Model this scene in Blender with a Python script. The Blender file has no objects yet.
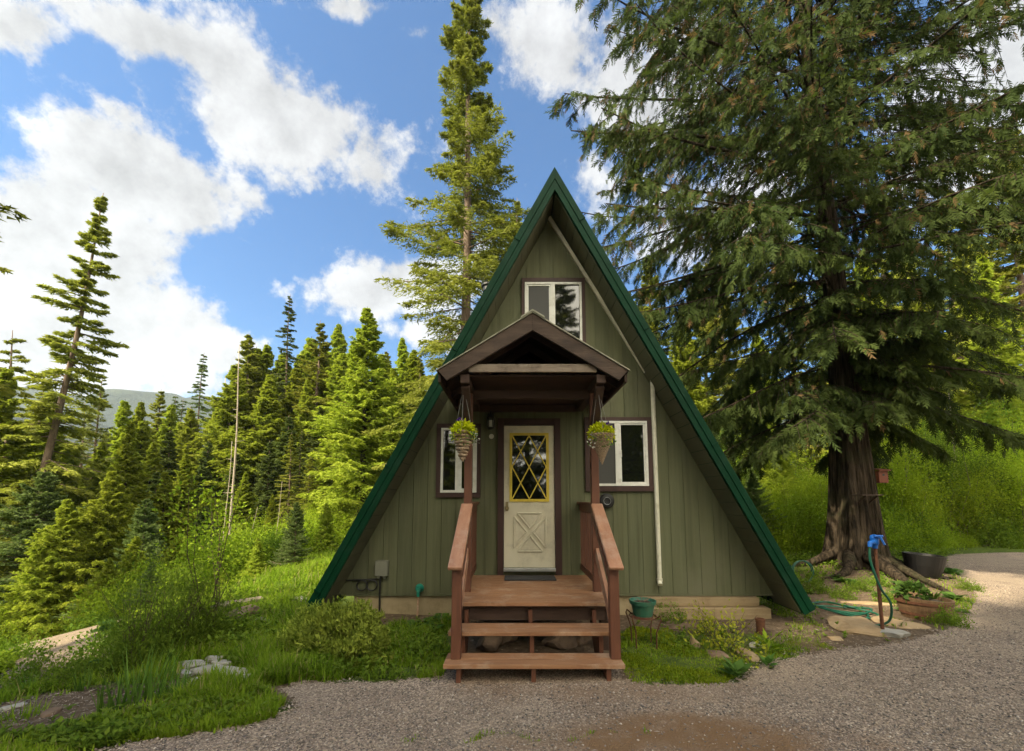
import bpy, math, random
import numpy as np
from mathutils import Vector, Matrix

R = math.radians
rnd = random.Random(7)
S = bpy.context.scene
COL = S.collection

# ------------------------------------------------------------------ camera
F_PX, PITCH, CAM_H, HORIZON = 430.0, R(6.3), 1.6, 499.0
SHIFT = HORIZON - 375.5 - F_PX * math.tan(PITCH)
cam_d = bpy.data.cameras.new('camera')
cam_d.lens = F_PX / 1024 * 36
cam_d.sensor_width = 36
cam_d.shift_y = SHIFT / 1024
cam_d.clip_end = 20000
cam_d.clip_start = 0.05
cam = bpy.data.objects.new('camera', cam_d)
COL.objects.link(cam)
cam.location = (0, 0, CAM_H)
cam.rotation_euler = (R(90) + PITCH, 0, 0)
S.camera = cam


def ray(u, v):
    x = (u - 512) / F_PX
    y = (375.5 - v + SHIFT) / F_PX
    return np.array([x, math.cos(PITCH) - y * math.sin(PITCH), math.sin(PITCH) + y * math.cos(PITCH)])


def at(u, v, Y):
    r = ray(u, v)
    return np.array([0, 0, CAM_H]) + r * (Y / r[1])


# ------------------------------------------------------------------ terrain
def vnoise(x, y, s, seed=0):
    """smooth value noise on numpy arrays"""
    x = np.asarray(x, float) / s + seed * 17.31
    y = np.asarray(y, float) / s - seed * 9.77
    xi, yi = np.floor(x), np.floor(y)
    fx, fy = x - xi, y - yi
    fx = fx * fx * (3 - 2 * fx)
    fy = fy * fy * (3 - 2 * fy)

    def h(a, b):
        n = np.sin(a * 127.1 + b * 311.7 + seed * 3.3) * 43758.5453
        return n - np.floor(n)
    return (h(xi, yi) * (1 - fx) + h(xi + 1, yi) * fx) * (1 - fy) + (h(xi, yi + 1) * (1 - fx) + h(xi + 1, yi + 1) * fx) * fy


def height(x, y):
    x = np.asarray(x, float)
    y = np.asarray(y, float)
    xe = -3.5 - 0.11 * np.clip(y - 6, 0, 30)
    d = np.clip(xe - x, 0, None)
    z = -(0.2 + 0.10 * np.clip((d - 2.5) / 3, 0, 1) * np.clip((y - 7) / 4, 0, 1)) * (np.sqrt(d * d + 0.25) - 0.5) * np.clip((y + 6) / 8, 0.15, 1)
    z = z - 0.06 * np.clip(y - 26, 0, None)
    z = np.maximum(z, -34 + 0 * z)
    near = np.exp(-((x / 9.0) ** 2 + ((y - 5) / 9.0) ** 2))
    z = z + (vnoise(x, y, 1.7, 1) - 0.5) * 0.07 + (vnoise(x, y, 6.0, 2) - 0.5) * 0.3 * (1 - near)
    # root mound of the cedar
    z = z + 0.22 * np.exp(-(((x - 7.4) / 1.5) ** 2 + ((y - 9.7) / 1.4) ** 2))
    # mountainside far away on the left
    far = np.clip((np.hypot(x, y) - 260) / 900, 0, 1)
    return z - far * 10


def hz(x, y):
    return float(height(x, y))


def gp(u, v):
    """ground point seen at a pixel of the photograph"""
    r = ray(u, v)
    o = np.array([0, 0, CAM_H])
    z = 0.0
    p = o
    for _ in range(30):
        t = (z - CAM_H) / min(r[2], -1e-3)
        p = o + r * t
        z = 0.6 * z + 0.4 * hz(p[0], p[1])
    return np.array([p[0], p[1], hz(p[0], p[1])])


def in_poly(px, py, poly):
    poly = np.asarray(poly)
    inside = np.zeros(np.shape(px), bool)
    n = len(poly)
    j = n - 1
    for i in range(n):
        xi, yi = poly[i][:2]
        xj, yj = poly[j][:2]
        c = ((yi > py) != (yj > py)) & (px < (xj - xi) * (py - yi) / (yj - yi + 1e-12) + xi)
        inside ^= c
        j = i
    return inside


# ------------------------------------------------------------------ materials
def new_mat(name):
    m = bpy.data.materials.new(name)
    m.use_nodes = True
    nt = m.node_tree
    nt.nodes.clear()
    return m, nt, nt.nodes, nt.links


def nd(nt, t, **kw):
    n = nt.nodes.new(t)
    for k, v in kw.items():
        if k.startswith('i_'):
            key = k[2:]
            n.inputs[int(key) if key.isdigit() else key].default_value = v
        else:
            setattr(n, k, v)
    return n


def mixc(nt, fac, a, b, blend='MIX'):
    n = nt.nodes.new('ShaderNodeMix')
    n.data_type = 'RGBA'
    n.blend_type = blend
    for key, val in ((0, fac), (6, a), (7, b)):
        if hasattr(val, 'is_linked') or isinstance(val, bpy.types.NodeSocket):
            nt.links.new(val, n.inputs[key])
        else:
            n.inputs[key].default_value = val if key == 0 else (*val[:3], 1)
    return n.outputs[2]


def ramp(nt, fac, lo, hi):
    n = nd(nt, 'ShaderNodeMapRange')
    n.inputs['From Min'].default_value = lo
    n.inputs['From Max'].default_value = hi
    nt.links.new(fac, n.inputs['Value'])
    return n.outputs[0]


def noise(nt, scale, detail=4, rough=0.6, stretch=None, coord='Object'):
    tc = nd(nt, 'ShaderNodeTexCoord')
    src = tc.outputs[coord]
    if stretch:
        mp = nd(nt, 'ShaderNodeMapping')
        mp.inputs['Scale'].default_value = stretch
        nt.links.new(src, mp.inputs[0])
        src = mp.outputs[0]
    n = nd(nt, 'ShaderNodeTexNoise', i_Scale=scale, i_Detail=detail, i_Roughness=rough)
    nt.links.new(src, n.inputs['Vector'])
    return n.outputs['Fac']


def solid(name, c1, c2, scale=6, stretch=None, rough=0.6, bump=0.0, bscale=None, metallic=0.0, dirt=None, dscale=1.5, spec=0.4, lo=0.3, hi=0.7, bdist=0.01):
    """two-tone noisy principled surface with optional bump and a dirt tone"""
    m, nt, N, L = new_mat(name)
    out = nd(nt, 'ShaderNodeOutputMaterial')
    b = nd(nt, 'ShaderNodeBsdfPrincipled', i_Roughness=rough, i_Metallic=metallic)
    b.inputs['Specular IOR Level'].default_value = spec
    f = ramp(nt, noise(nt, scale, 5, 0.65, stretch), lo, hi)
    c = mixc(nt, f, c1, c2)
    if dirt:
        d = ramp(nt, noise(nt, dscale, 6, 0.7), 0.5, 0.72)
        c = mixc(nt, d, c, dirt)
    L.new(c, b.inputs['Base Color'])
    if bump:
        bn = nd(nt, 'ShaderNodeBump', i_Strength=bump, i_Distance=bdist)
        L.new(noise(nt, bscale or scale * 3, 5, 0.7, stretch), bn.inputs['Height'])
        L.new(bn.outputs[0], b.inputs['Normal'])
    L.new(b.outputs[0], out.inputs[0])
    return m


def leaf_mat(name, c1, c2, trans=0.35, c3=None, rough=0.65, objvar=0.22):
    """foliage: tint attribute per clump, object random per tree, some light through the leaf"""
    m, nt, N, L = new_mat(name)
    out = nd(nt, 'ShaderNodeOutputMaterial')
    a = nd(nt, 'ShaderNodeAttribute', attribute_name='tint')
    c = mixc(nt, a.outputs['Fac'], c1, c2)
    if c3:
        c = mixc(nt, ramp(nt, a.outputs['Fac'], 0.93, 0.97), c, c3)
    oi = nd(nt, 'ShaderNodeObjectInfo')
    hs = nd(nt, 'ShaderNodeHueSaturation')
    mh = nd(nt, 'ShaderNodeMapRange')
    mh.inputs['To Min'].default_value = 0.5 - 0.03 * objvar
    mh.inputs['To Max'].default_value = 0.5 + 0.03 * objvar
    L.new(oi.outputs['Random'], mh.inputs[0])
    mv = nd(nt, 'ShaderNodeMapRange')
    mv.inputs['To Min'].default_value = 1 - objvar
    mv.inputs['To Max'].default_value = 1 + objvar
    L.new(oi.outputs['Random'], mv.inputs[0])
    L.new(mh.outputs[0], hs.inputs['Hue'])
    L.new(mv.outputs[0], hs.inputs['Value'])
    L.new(c, hs.inputs['Color'])
    p = nd(nt, 'ShaderNodeBsdfPrincipled', i_Roughness=rough)
    p.inputs['Specular IOR Level'].default_value = 0.05
    L.new(hs.outputs[0], p.inputs['Base Color'])
    t = nd(nt, 'ShaderNodeBsdfTranslucent')
    L.new(mixc(nt, 0.5, hs.outputs[0], mixc(nt, 1.0, hs.outputs[0], (1.2, 1.3, 0.5), 'MULTIPLY')), t.inputs[0])
    mx = nd(nt, 'ShaderNodeMixShader', i_0=trans)
    L.new(p.outputs[0], mx.inputs[1])
    L.new(t.outputs[0], mx.inputs[2])
    L.new(mx.outputs[0], out.inputs[0])
    return m


M = {}
M['siding'] = solid('olive siding', (0.090, 0.094, 0.044), (0.132, 0.136, 0.068), 4, (5, 1, 0.22), 0.75, 0.35, 40, dirt=(0.112, 0.106, 0.066), dscale=0.9)
M['soffit'] = solid('soffit board', (0.078, 0.078, 0.042), (0.11, 0.11, 0.06), 4, (1, 0.3, 1), 0.75, 0.15, 30, dirt=(0.10, 0.09, 0.05))
M['green_metal'] = solid('green painted metal', (0.001, 0.022, 0.009), (0.002, 0.033, 0.014), 2.2, None, 0.5, 0.06, 40, dirt=(0.010, 0.036, 0.020), dscale=4, spec=0.10)
M['trim_brown'] = solid('dark brown trim', (0.034, 0.015, 0.012), (0.055, 0.025, 0.019), 9, (1, 1, 0.3), 0.6, 0.15)
M['white_frame'] = solid('white vinyl', (0.62, 0.62, 0.56), (0.70, 0.70, 0.65), 5, None, 0.45, dirt=(0.5, 0.49, 0.42), dscale=7)
M['door_paint'] = solid('cream door paint', (0.54, 0.50, 0.37), (0.62, 0.58, 0.44), 3, (1, 1, 0.4), 0.5, 0.05, 30, dirt=(0.40, 0.37, 0.27), dscale=4)
M['yellow'] = solid('yellow lattice paint', (0.56, 0.42, 0.04), (0.66, 0.50, 0.06), 20, None, 0.5)
M['cream_pipe'] = solid('cream pipe', (0.58, 0.56, 0.44), (0.66, 0.64, 0.52), 6, None, 0.45, dirt=(0.45, 0.42, 0.3), dscale=6)
M['concrete'] = solid('tan foundation concrete', (0.30, 0.235, 0.135), (0.40, 0.32, 0.19), 3, None, 0.85, 0.4, 45, dirt=(0.21, 0.16, 0.085), dscale=2.2)
M['deck'] = solid('red brown stained deck', (0.185, 0.085, 0.040), (0.31, 0.160, 0.078), 6, (0.3, 6, 3), 0.6, 0.35, 22, dirt=(0.37, 0.25, 0.165), dscale=3.4)
M['rail'] = solid('red brown stained rail', (0.085, 0.031, 0.017), (0.135, 0.053, 0.028), 7, (3, 3, 0.4), 0.5, 0.2, 22)
M['railcap'] = solid('weathered rail cap', (0.26, 0.122, 0.068), (0.36, 0.19, 0.115), 7, (3, 0.5, 1), 0.5, 0.25, 30, dirt=(0.38, 0.25, 0.18), dscale=5)
M['old_wood'] = solid('weathered porch timber', (0.030, 0.018, 0.012), (0.085, 0.056, 0.039), 6, (0.4, 2, 3), 0.8, 0.5, 25, dirt=(0.03, 0.02, 0.015), dscale=3)
M['dark_wood'] = solid('dark porch timber', (0.035, 0.018, 0.012), (0.06, 0.033, 0.022), 6, (0.6, 1, 2), 0.8, 0.3, 25)
M['grey_beam'] = solid('grey weathered beam', (0.15, 0.115, 0.085), (0.23, 0.185, 0.14), 7, (0.4, 2, 4), 0.85, 0.5, 25, dirt=(0.07, 0.05, 0.035), dscale=4)
M['tin'] = solid('porch roof sheet', (0.20, 0.20, 0.145), (0.30, 0.29, 0.21), 5, None, 0.5, 0.1, dirt=(0.12, 0.11, 0.07), dscale=8, metallic=0.2)
M['black'] = solid('black metal', (0.012, 0.012, 0.012), (0.02, 0.02, 0.02), 8, None, 0.45)
M['grey_box'] = solid('grey meter box', (0.16, 0.16, 0.12), (0.2, 0.2, 0.155), 8, None, 0.5)
M['silver'] = solid('galvanised metal', (0.35, 0.36, 0.36), (0.45, 0.46, 0.46), 8, None, 0.35, metallic=0.7)
M['brass'] = solid('old brass', (0.25, 0.2, 0.1), (0.32, 0.26, 0.14), 20, None, 0.4, metallic=0.8)
M['copper'] = solid('copper pipe', (0.4, 0.22, 0.13), (0.55, 0.4, 0.3), 30, None, 0.5)
M['teal'] = solid('teal tap', (0.01, 0.16, 0.11), (0.02, 0.22, 0.15), 20, None, 0.4)
M['pot_green'] = solid('green plastic pot', (0.025, 0.10, 0.062), (0.04, 0.14, 0.085), 12, None, 0.45, dirt=(0.08, 0.1, 0.06), dscale=9)
M['rust'] = solid('rusty iron', (0.07, 0.028, 0.014), (0.13, 0.05, 0.022), 25, None, 0.85, 0.4)
M['blue'] = solid('blue hydrant paint', (0.006, 0.085, 0.36), (0.012, 0.12, 0.45), 25, None, 0.4)
M['hose'] = solid('green rubber hose', (0.004, 0.055, 0.032), (0.008, 0.09, 0.05), 12, None, 0.45)
M['barrel'] = solid('barrel staves', (0.10, 0.055, 0.026), (0.17, 0.10, 0.05), 8, (4, 4, 0.4), 0.8, 0.4)
M['tub'] = solid('black rubber tub', (0.004, 0.004, 0.004), (0.009, 0.008, 0.008), 8, None, 0.5)
M['birdhouse'] = solid('red brown birdhouse', (0.12, 0.035, 0.018), (0.17, 0.05, 0.025), 14, (3, 3, 0.6), 0.7, 0.2)
M['mat'] = solid('charcoal door mat', (0.03, 0.03, 0.03), (0.055, 0.052, 0.05), 40, None, 0.95, 0.8, 90)
M['rock_tan'] = solid('tan sandstone slab', (0.23, 0.155, 0.08), (0.34, 0.245, 0.14), 5, None, 0.85, 0.6, 18, dirt=(0.22, 0.17, 0.10), dscale=3)
M['rock_grey'] = solid('grey stone', (0.25, 0.235, 0.20), (0.37, 0.35, 0.31), 6, None, 0.85, 0.6, 18, dirt=(0.17, 0.15, 0.10), dscale=4)
M['rock_brown'] = solid('brown stone', (0.10, 0.065, 0.042), (0.19, 0.13, 0.085), 6, None, 0.9, 0.6, 18)
M['timber'] = solid('tan sill timber', (0.25, 0.175, 0.095), (0.33, 0.25, 0.145), 6, (0.3, 2, 3), 0.8, 0.4, dirt=(0.22, 0.15, 0.08), dscale=4)
M['bark_cedar'] = solid('cedar bark', (0.016, 0.012, 0.008), (0.075, 0.056, 0.038), 3, (7, 7, 0.35), 0.95, 1.0, 5, dirt=(0.045, 0.048, 0.022), dscale=1.4, spec=0.1, bdist=0.06, lo=0.4, hi=0.6)
M['bark_fir'] = solid('fir bark', (0.09, 0.06, 0.042), (0.20, 0.14, 0.10), 8, (2, 2, 0.6), 0.9, 0.8, 12)
M['bark_pale'] = solid('bleached snag wood', (0.26, 0.21, 0.15), (0.40, 0.34, 0.26), 5, (3, 3, 0.3), 0.85, 0.4)
M['stem'] = solid('green brown stem', (0.05, 0.035, 0.018), (0.09, 0.065, 0.03), 12, None, 0.8)
M['wicker'] = solid('wicker', (0.13, 0.08, 0.045), (0.46, 0.34, 0.22), 55, (1, 1, 3), 0.8, 0.5)
M['soil'] = solid('potting soil', (0.03, 0.02, 0.013), (0.07, 0.05, 0.03), 30, None, 0.95, 0.8)
M['wire'] = solid('hanger wire', (0.2, 0.19, 0.18), (0.3, 0.29, 0.27), 10, None, 0.5)

def siding_mat():
    """painted grooved boards: every board a little different, long weather streaks, chalky patches"""
    m, nt, N, L = new_mat('olive siding boards')
    out = nd(nt, 'ShaderNodeOutputMaterial')
    b = nd(nt, 'ShaderNodeBsdfPrincipled', i_Roughness=0.75)
    b.inputs['Specular IOR Level'].default_value = 0.25
    tc = nd(nt, 'ShaderNodeTexCoord')
    sp = nd(nt, 'ShaderNodeSeparateXYZ')
    L.new(tc.outputs['Object'], sp.inputs[0])
    k = nd(nt, 'ShaderNodeMath', operation='MULTIPLY_ADD')
    L.new(sp.outputs[0], k.inputs[0])
    k.inputs[1].default_value = 1 / 0.204
    k.inputs[2].default_value = 3.04 / 0.204 + 0.01
    fl = nd(nt, 'ShaderNodeMath', operation='FLOOR')
    L.new(k.outputs[0], fl.inputs[0])
    wn = nd(nt, 'ShaderNodeTexWhiteNoise', noise_dimensions='1D')
    L.new(fl.outputs[0], wn.inputs['W'])
    c = mixc(nt, ramp(nt, noise(nt, 3, 5, 0.65, (5, 1, 0.22)), 0.3, 0.7), (0.086, 0.092, 0.048), (0.123, 0.130, 0.073))
    c = mixc(nt, wn.outputs['Value'], c, mixc(nt, 1.0, c, (1.17, 1.15, 1.12), 'MULTIPLY'))
    c = mixc(nt, ramp(nt, noise(nt, 1.6, 6, 0.75, (6, 1, 0.12)), 0.52, 0.74), c, (0.068, 0.070, 0.036))
    c = mixc(nt, ramp(nt, noise(nt, 0.8, 6, 0.7), 0.52, 0.75), c, (0.135, 0.132, 0.082))
    L.new(c, b.inputs['Base Color'])
    bn = nd(nt, 'ShaderNodeBump', i_Strength=0.5, i_Distance=0.006)
    L.new(noise(nt, 30, 5, 0.7, (3, 1, 0.12)), bn.inputs['Height'])
    L.new(bn.outputs[0], b.inputs['Normal'])
    L.new(b.outputs[0], out.inputs[0])
    return m


M['siding'] = siding_mat()


# glass: dark room behind a reflecting pane
def glass_mat():
    m, nt, N, L = new_mat('window glass')
    out = nd(nt, 'ShaderNodeOutputMaterial')
    b = nd(nt, 'ShaderNodeBsdfPrincipled', i_Roughness=0.03)
    b.inputs['Base Color'].default_value = (0.006, 0.007, 0.006, 1)
    b.inputs['Specular IOR Level'].default_value = 0.9
    b.inputs['Coat Weight'].default_value = 0.6
    b.inputs['Coat Roughness'].default_value = 0.02
    bn = nd(nt, 'ShaderNodeBump', i_Strength=0.04, i_Distance=0.02)
    L.new(noise(nt, 3, 2), bn.inputs['Height'])
    L.new(bn.outputs[0], b.inputs['Normal'])
    L.new(b.outputs[0], out.inputs[0])
    return m


M['glass'] = glass_mat()
M['screen'] = solid('grey insect screen', (0.045, 0.045, 0.04), (0.06, 0.06, 0.055), 120, None, 0.6, 0.2, 300)
M['frosted'] = solid('lamp glass', (0.55, 0.55, 0.45), (0.65, 0.65, 0.55), 20, None, 0.2)

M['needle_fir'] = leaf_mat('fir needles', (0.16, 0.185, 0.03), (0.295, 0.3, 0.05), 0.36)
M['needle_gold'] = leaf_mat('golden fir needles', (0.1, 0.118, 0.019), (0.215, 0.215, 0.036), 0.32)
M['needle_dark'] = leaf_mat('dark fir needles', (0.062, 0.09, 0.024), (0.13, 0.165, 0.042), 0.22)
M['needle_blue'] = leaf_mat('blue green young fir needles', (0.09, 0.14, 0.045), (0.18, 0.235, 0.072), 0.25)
M['frond_bright'] = leaf_mat('bright cedar fronds', (0.175, 0.235, 0.025), (0.32, 0.35, 0.04), 0.45)
M['frond_cedar'] = leaf_mat('old cedar fronds', (0.027, 0.046, 0.014), (0.072, 0.096, 0.024), 0.34, c3=(0.13, 0.085, 0.04), objvar=0.0)
M['needle_pale'] = leaf_mat('pale larch needles', (0.19, 0.225, 0.075), (0.29, 0.315, 0.11), 0.35)
M['leaf_bright'] = leaf_mat('bright shrub leaves', (0.14, 0.22, 0.014), (0.27, 0.35, 0.026), 0.42)
M['leaf_mid'] = leaf_mat('green shrub leaves', (0.085, 0.15, 0.017), (0.175, 0.245, 0.028), 0.4)
M['leaf_olive'] = leaf_mat('olive evergreen leaves', (0.12, 0.175, 0.022), (0.35, 0.41, 0.062), 0.25, c3=(0.26, 0.22, 0.08))
M['leaf_lime'] = leaf_mat('lime flower leaves', (0.4, 0.46, 0.014), (0.65, 0.66, 0.025), 0.35, objvar=0.05)
M['leaf_yellow'] = leaf_mat('yellow green leaves', (0.20, 0.22, 0.02), (0.34, 0.34, 0.035), 0.4)
M['leaf_thicket'] = leaf_mat('sunlit toned thicket leaves', (0.190, 0.290, 0.018), (0.370, 0.450, 0.034), 0.45)  # brightened copy of the shrub leaves, missing sunlight painted into the colour
M['fern'] = leaf_mat('fern fronds', (0.058, 0.124, 0.026), (0.117, 0.208, 0.042), 0.4)
M['grass'] = leaf_mat('grass blades', (0.105, 0.195, 0.013), (0.255, 0.345, 0.028), 0.42, c3=(0.30, 0.27, 0.10), objvar=0.0)
M['moss'] = leaf_mat('moss', (0.10, 0.15, 0.008), (0.22, 0.26, 0.012), 0.3, objvar=0.0)
M['iris'] = leaf_mat('sword leaves', (0.06, 0.13, 0.018), (0.14, 0.23, 0.04), 0.35)
M['purple'] = leaf_mat('purple petals', (0.035, 0.015, 0.13), (0.09, 0.03, 0.25), 0.3)
M['white_petal'] = leaf_mat('white trailing flowers', (0.5, 0.5, 0.45), (0.6, 0.6, 0.55), 0.3)


# ------------------------------------------------------------------ mesh builders
ORG = {}


class MB:
    def __init__(s):
        s.v = []
        s.f = []

    def add(s, vs, fs):
        o = len(s.v)
        s.v += [tuple(p) for p in vs]
        s.f += [tuple(i + o for i in f) for f in fs]
        return s

    def box(s, x0, x1, y0, y1, z0, z1):
        return s.add([(x0, y0, z0), (x1, y0, z0), (x1, y1, z0), (x0, y1, z0), (x0, y0, z1), (x1, y0, z1), (x1, y1, z1), (x0, y1, z1)],
                     [(0, 3, 2, 1), (4, 5, 6, 7), (0, 1, 5, 4), (1, 2, 6, 5), (2, 3, 7, 6), (3, 0, 4, 7)])

    def beam(s, p, q, w, h, up=(0, 0, 1)):
        p, q, up = Vector(p), Vector(q), Vector(up)
        d = (q - p).normalized()
        a = d.cross(up).normalized() * (w / 2)
        b = a.cross(d).normalized() * (h / 2)
        vs = [p - a - b, p + a - b, p + a + b, p - a + b, q - a - b, q + a - b, q + a + b, q - a + b]
        return s.add(vs, [(0, 1, 2, 3), (7, 6, 5, 4), (0, 4, 5, 1), (1, 5, 6, 2), (2, 6, 7, 3), (3, 7, 4, 0)])

    def prism(s, poly, y0, y1):
        """polygon in xz, extruded along y"""
        n = len(poly)
        vs = [(x, y0, z) for x, z in poly] + [(x, y1, z) for x, z in poly]
        fs = [tuple(range(n)), tuple(range(2 * n - 1, n - 1, -1))]
        fs += [(i, n + i, n + (i + 1) % n, (i + 1) % n) for i in range(n)]
        return s.add(vs, fs)

    def prism_x(s, poly, x0, x1):
        n = len(poly)
        vs = [(x0, y, z) for y, z in poly] + [(x1, y, z) for y, z in poly]
        fs = [tuple(range(n)), tuple(range(2 * n - 1, n - 1, -1))]
        fs += [(i, n + i, n + (i + 1) % n, (i + 1) % n) for i in range(n)]
        return s.add(vs, fs)

    def tube(s, pts, rad, n=8, cap=True):
        pts = [Vector(p) for p in pts]
        if not hasattr(rad, '__len__'):
            rad = [rad] * len(pts)
        o = len(s.v)
        prev = None
        for i, p in enumerate(pts):
            d = (pts[min(i + 1, len(pts) - 1)] - pts[max(i - 1, 0)]).normalized()
            if prev is None:
                a = d.cross(Vector((0, 0, 1)))
                if a.length < 1e-3:
                    a = d.cross(Vector((0, 1, 0)))
            else:
                a = prev - d * prev.dot(d)
            a.normalize()
            prev = a.copy()
            b = d.cross(a)
            for k in range(n):
                t = 2 * math.pi * k / n
                s.v.append(tuple(p + (a * math.cos(t) + b * math.sin(t)) * rad[i]))
        for i in range(len(pts) - 1):
            for k in range(n):
                k2 = (k + 1) % n
                s.f.append((o + i * n + k, o + i * n + k2, o + (i + 1) * n + k2, o + (i + 1) * n + k))
        if cap:
            s.f.append(tuple(o + k for k in range(n - 1, -1, -1)))
            s.f.append(tuple(o + (len(pts) - 1) * n + k for k in range(n)))
        return s

    def lathe(s, prof, c=(0, 0, 0), n=24, sq=0.0, caps=True):
        """profile of (r, z) turned about the vertical through c"""
        o = len(s.v)
        for r, z in prof:
            for k in range(n):
                t = 2 * math.pi * k / n
                s.v.append((c[0] + r * math.cos(t), c[1] + r * math.sin(t), c[2] + z))
        for i in range(len(prof) - 1):
            for k in range(n):
                k2 = (k + 1) % n
                s.f.append((o + i * n + k, o + i * n + k2, o + (i + 1) * n + k2, o + (i + 1) * n + k))
        if caps:
            s.f.append(tuple(o + k for k in range(n - 1, -1, -1)))
            s.f.append(tuple(o + (len(prof) - 1) * n + k for k in range(n)))
        return s

    def disc_y(s, cx, cz, prof, y, n=20):
        """lathe about the y axis: profile of (r, y offset)"""
        o = len(s.v)
        for r, dy in prof:
            for k in range(n):
                t = 2 * math.pi * k / n
                s.v.append((cx + r * math.cos(t), y + dy, cz + r * math.sin(t)))
        for i in range(len(prof) - 1):
            for k in range(n):
                k2 = (k + 1) % n
                s.f.append((o + i * n + k, o + (i + 1) * n + k, o + (i + 1) * n + k2, o + i * n + k2))
        s.f.append(tuple(o + k for k in range(n)))
        s.f.append(tuple(o + (len(prof) - 1) * n + k for k in range(n - 1, -1, -1)))
        return s

    def build(s, name, mat, parent=None, bevel=0.0, smooth=False, org=None):
        if org is None:
            org = ORG.get(parent.name, (0, 0, 0)) if parent else (0, 0, 0)
        me = bpy.data.meshes.new(name)
        me.from_pydata([(x - org[0], y - org[1], z - org[2]) for x, y, z in s.v], [], s.f)
        me.materials.append(M[mat] if isinstance(mat, str) else mat)
        if smooth:
            me.polygons.foreach_set('use_smooth', [True] * len(me.polygons))
        me.update()
        o = bpy.data.objects.new(name, me)
        COL.objects.link(o)
        if parent:
            o.parent = parent
            ORG[o.name] = org
        else:
            o.location = org
            ORG[o.name] = org
        if bevel:
            b = o.modifiers.new('bevel', 'BEVEL')
            b.width = bevel
            b.segments = 2
            b.limit_method = 'ANGLE'
        return o


def tag(o, label=None, cat=None, group=None, kind=None):
    if label:
        o['label'] = label
    if cat:
        o['category'] = cat
    if group:
        o['group'] = group
    if kind:
        o['kind'] = kind
    return o


def thing(name, loc, label, cat, group=None):
    o = bpy.data.objects.new(name, None)
    o.empty_display_size = 0.2
    COL.objects.link(o)
    o.location = loc
    ORG[o.name] = tuple(loc)
    return tag(o, label, cat, group)


def copy_tree(o, parent=None):
    c = o.copy()
    COL.objects.link(c)
    c.parent = parent
    for ch in list(o.children):
        copy_tree(ch, c)
    return c


def raw_mesh(name, V, Fq, mat, tint=None, parent=None, smooth=False):
    """V (n,3) array, Fq (m,k) array of equal-sided faces, tint per vertex"""
    V = np.ascontiguousarray(V, np.float32)
    Fq = np.ascontiguousarray(Fq, np.int32)
    m, k = Fq.shape
    me = bpy.data.meshes.new(name)
    me.vertices.add(len(V))
    me.vertices.foreach_set('co', V.ravel())
    me.loops.add(m * k)
    me.loops.foreach_set('vertex_index', Fq.ravel())
    me.polygons.add(m)
    me.polygons.foreach_set('loop_start', np.arange(0, m * k, k, dtype=np.int32))
    if smooth:
        me.polygons.foreach_set('use_smooth', np.ones(m, bool))
    if tint is not None:
        a = me.attributes.new('tint', 'FLOAT', 'POINT')
        a.data.foreach_set('value', np.ascontiguousarray(tint, np.float32))
    me.materials.append(M[mat] if isinstance(mat, str) else mat)
    me.update(calc_edges=True)
    o = bpy.data.objects.new(name, me)
    COL.objects.link(o)
    if parent:
        o.parent = parent
        ORG[o.name] = ORG.get(parent.name, (0, 0, 0))
    return o


def unit(a):
    return a / (np.linalg.norm(a, axis=-1, keepdims=True) + 1e-9)


def tri_leaves(P, D, L, W, rs, tint):
    """long thin triangles: base at P, pointing along D"""
    n = len(P)
    side = unit(np.cross(D, unit(rs.normal(size=(n, 3)))))
    a = P - side * (W / 2)[:, None]
    b = P + side * (W / 2)[:, None]
    c = P + D * L[:, None]
    V = np.stack([a, b, c], 1).reshape(-1, 3)
    Fq = np.arange(n * 3).reshape(n, 3)
    return V, Fq, np.repeat(tint, 3)


def kite_leaves(P, D, Nn, L, W, tint):
    """kite-shaped leaves lying in the plane with normal Nn"""
    n = len(P)
    side = unit(np.cross(D, Nn))
    a = P
    b = P + D * (L * 0.45)[:, None] + side * (W / 2)[:, None] + Nn * (L * 0.06)[:, None]
    c = P + D * L[:, None]
    d = P + D * (L * 0.45)[:, None] - side * (W / 2)[:, None] + Nn * (L * 0.06)[:, None]
    V = np.stack([a, b, c, d], 1).reshape(-1, 3)
    Fq = np.arange(n * 4).reshape(n, 4)
    return V, Fq, np.repeat(tint, 4)


# ================================================================== CABIN
CX, YF, Y0, Y1 = 0.61, 6.20, 5.70, 13.6
KS = 1.875
AP_OUT, AP_IN = 6.30, 5.99
EAVE_Z = 0.20
SN = math.hypot(1, KS)


def slope_pt(side, z_along, inset):
    """point on the roof section: z on the outer line, then inset square to the slope"""
    dx = (AP_OUT - z_along) / KS
    x = dx - inset * KS / SN
    z = z_along - inset / SN
    return (CX + side * x, z)


def slab(side, i0, i1, z_end=EAVE_Z):
    """roof section polygon between two insets, mitred on the centre line"""
    ap0 = AP_OUT - i0 * SN
    ap1 = AP_OUT - i1 * SN
    return [(CX, ap0), slope_pt(side, z_end, i0), slope_pt(side, z_end, i1), (CX, ap1)]


TH = (AP_OUT - AP_IN) / SN
cabin = thing('cabin', (CX, YF, 0), 'olive green A-frame cabin with dark green roof edges and a covered porch', 'cabin')

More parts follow.
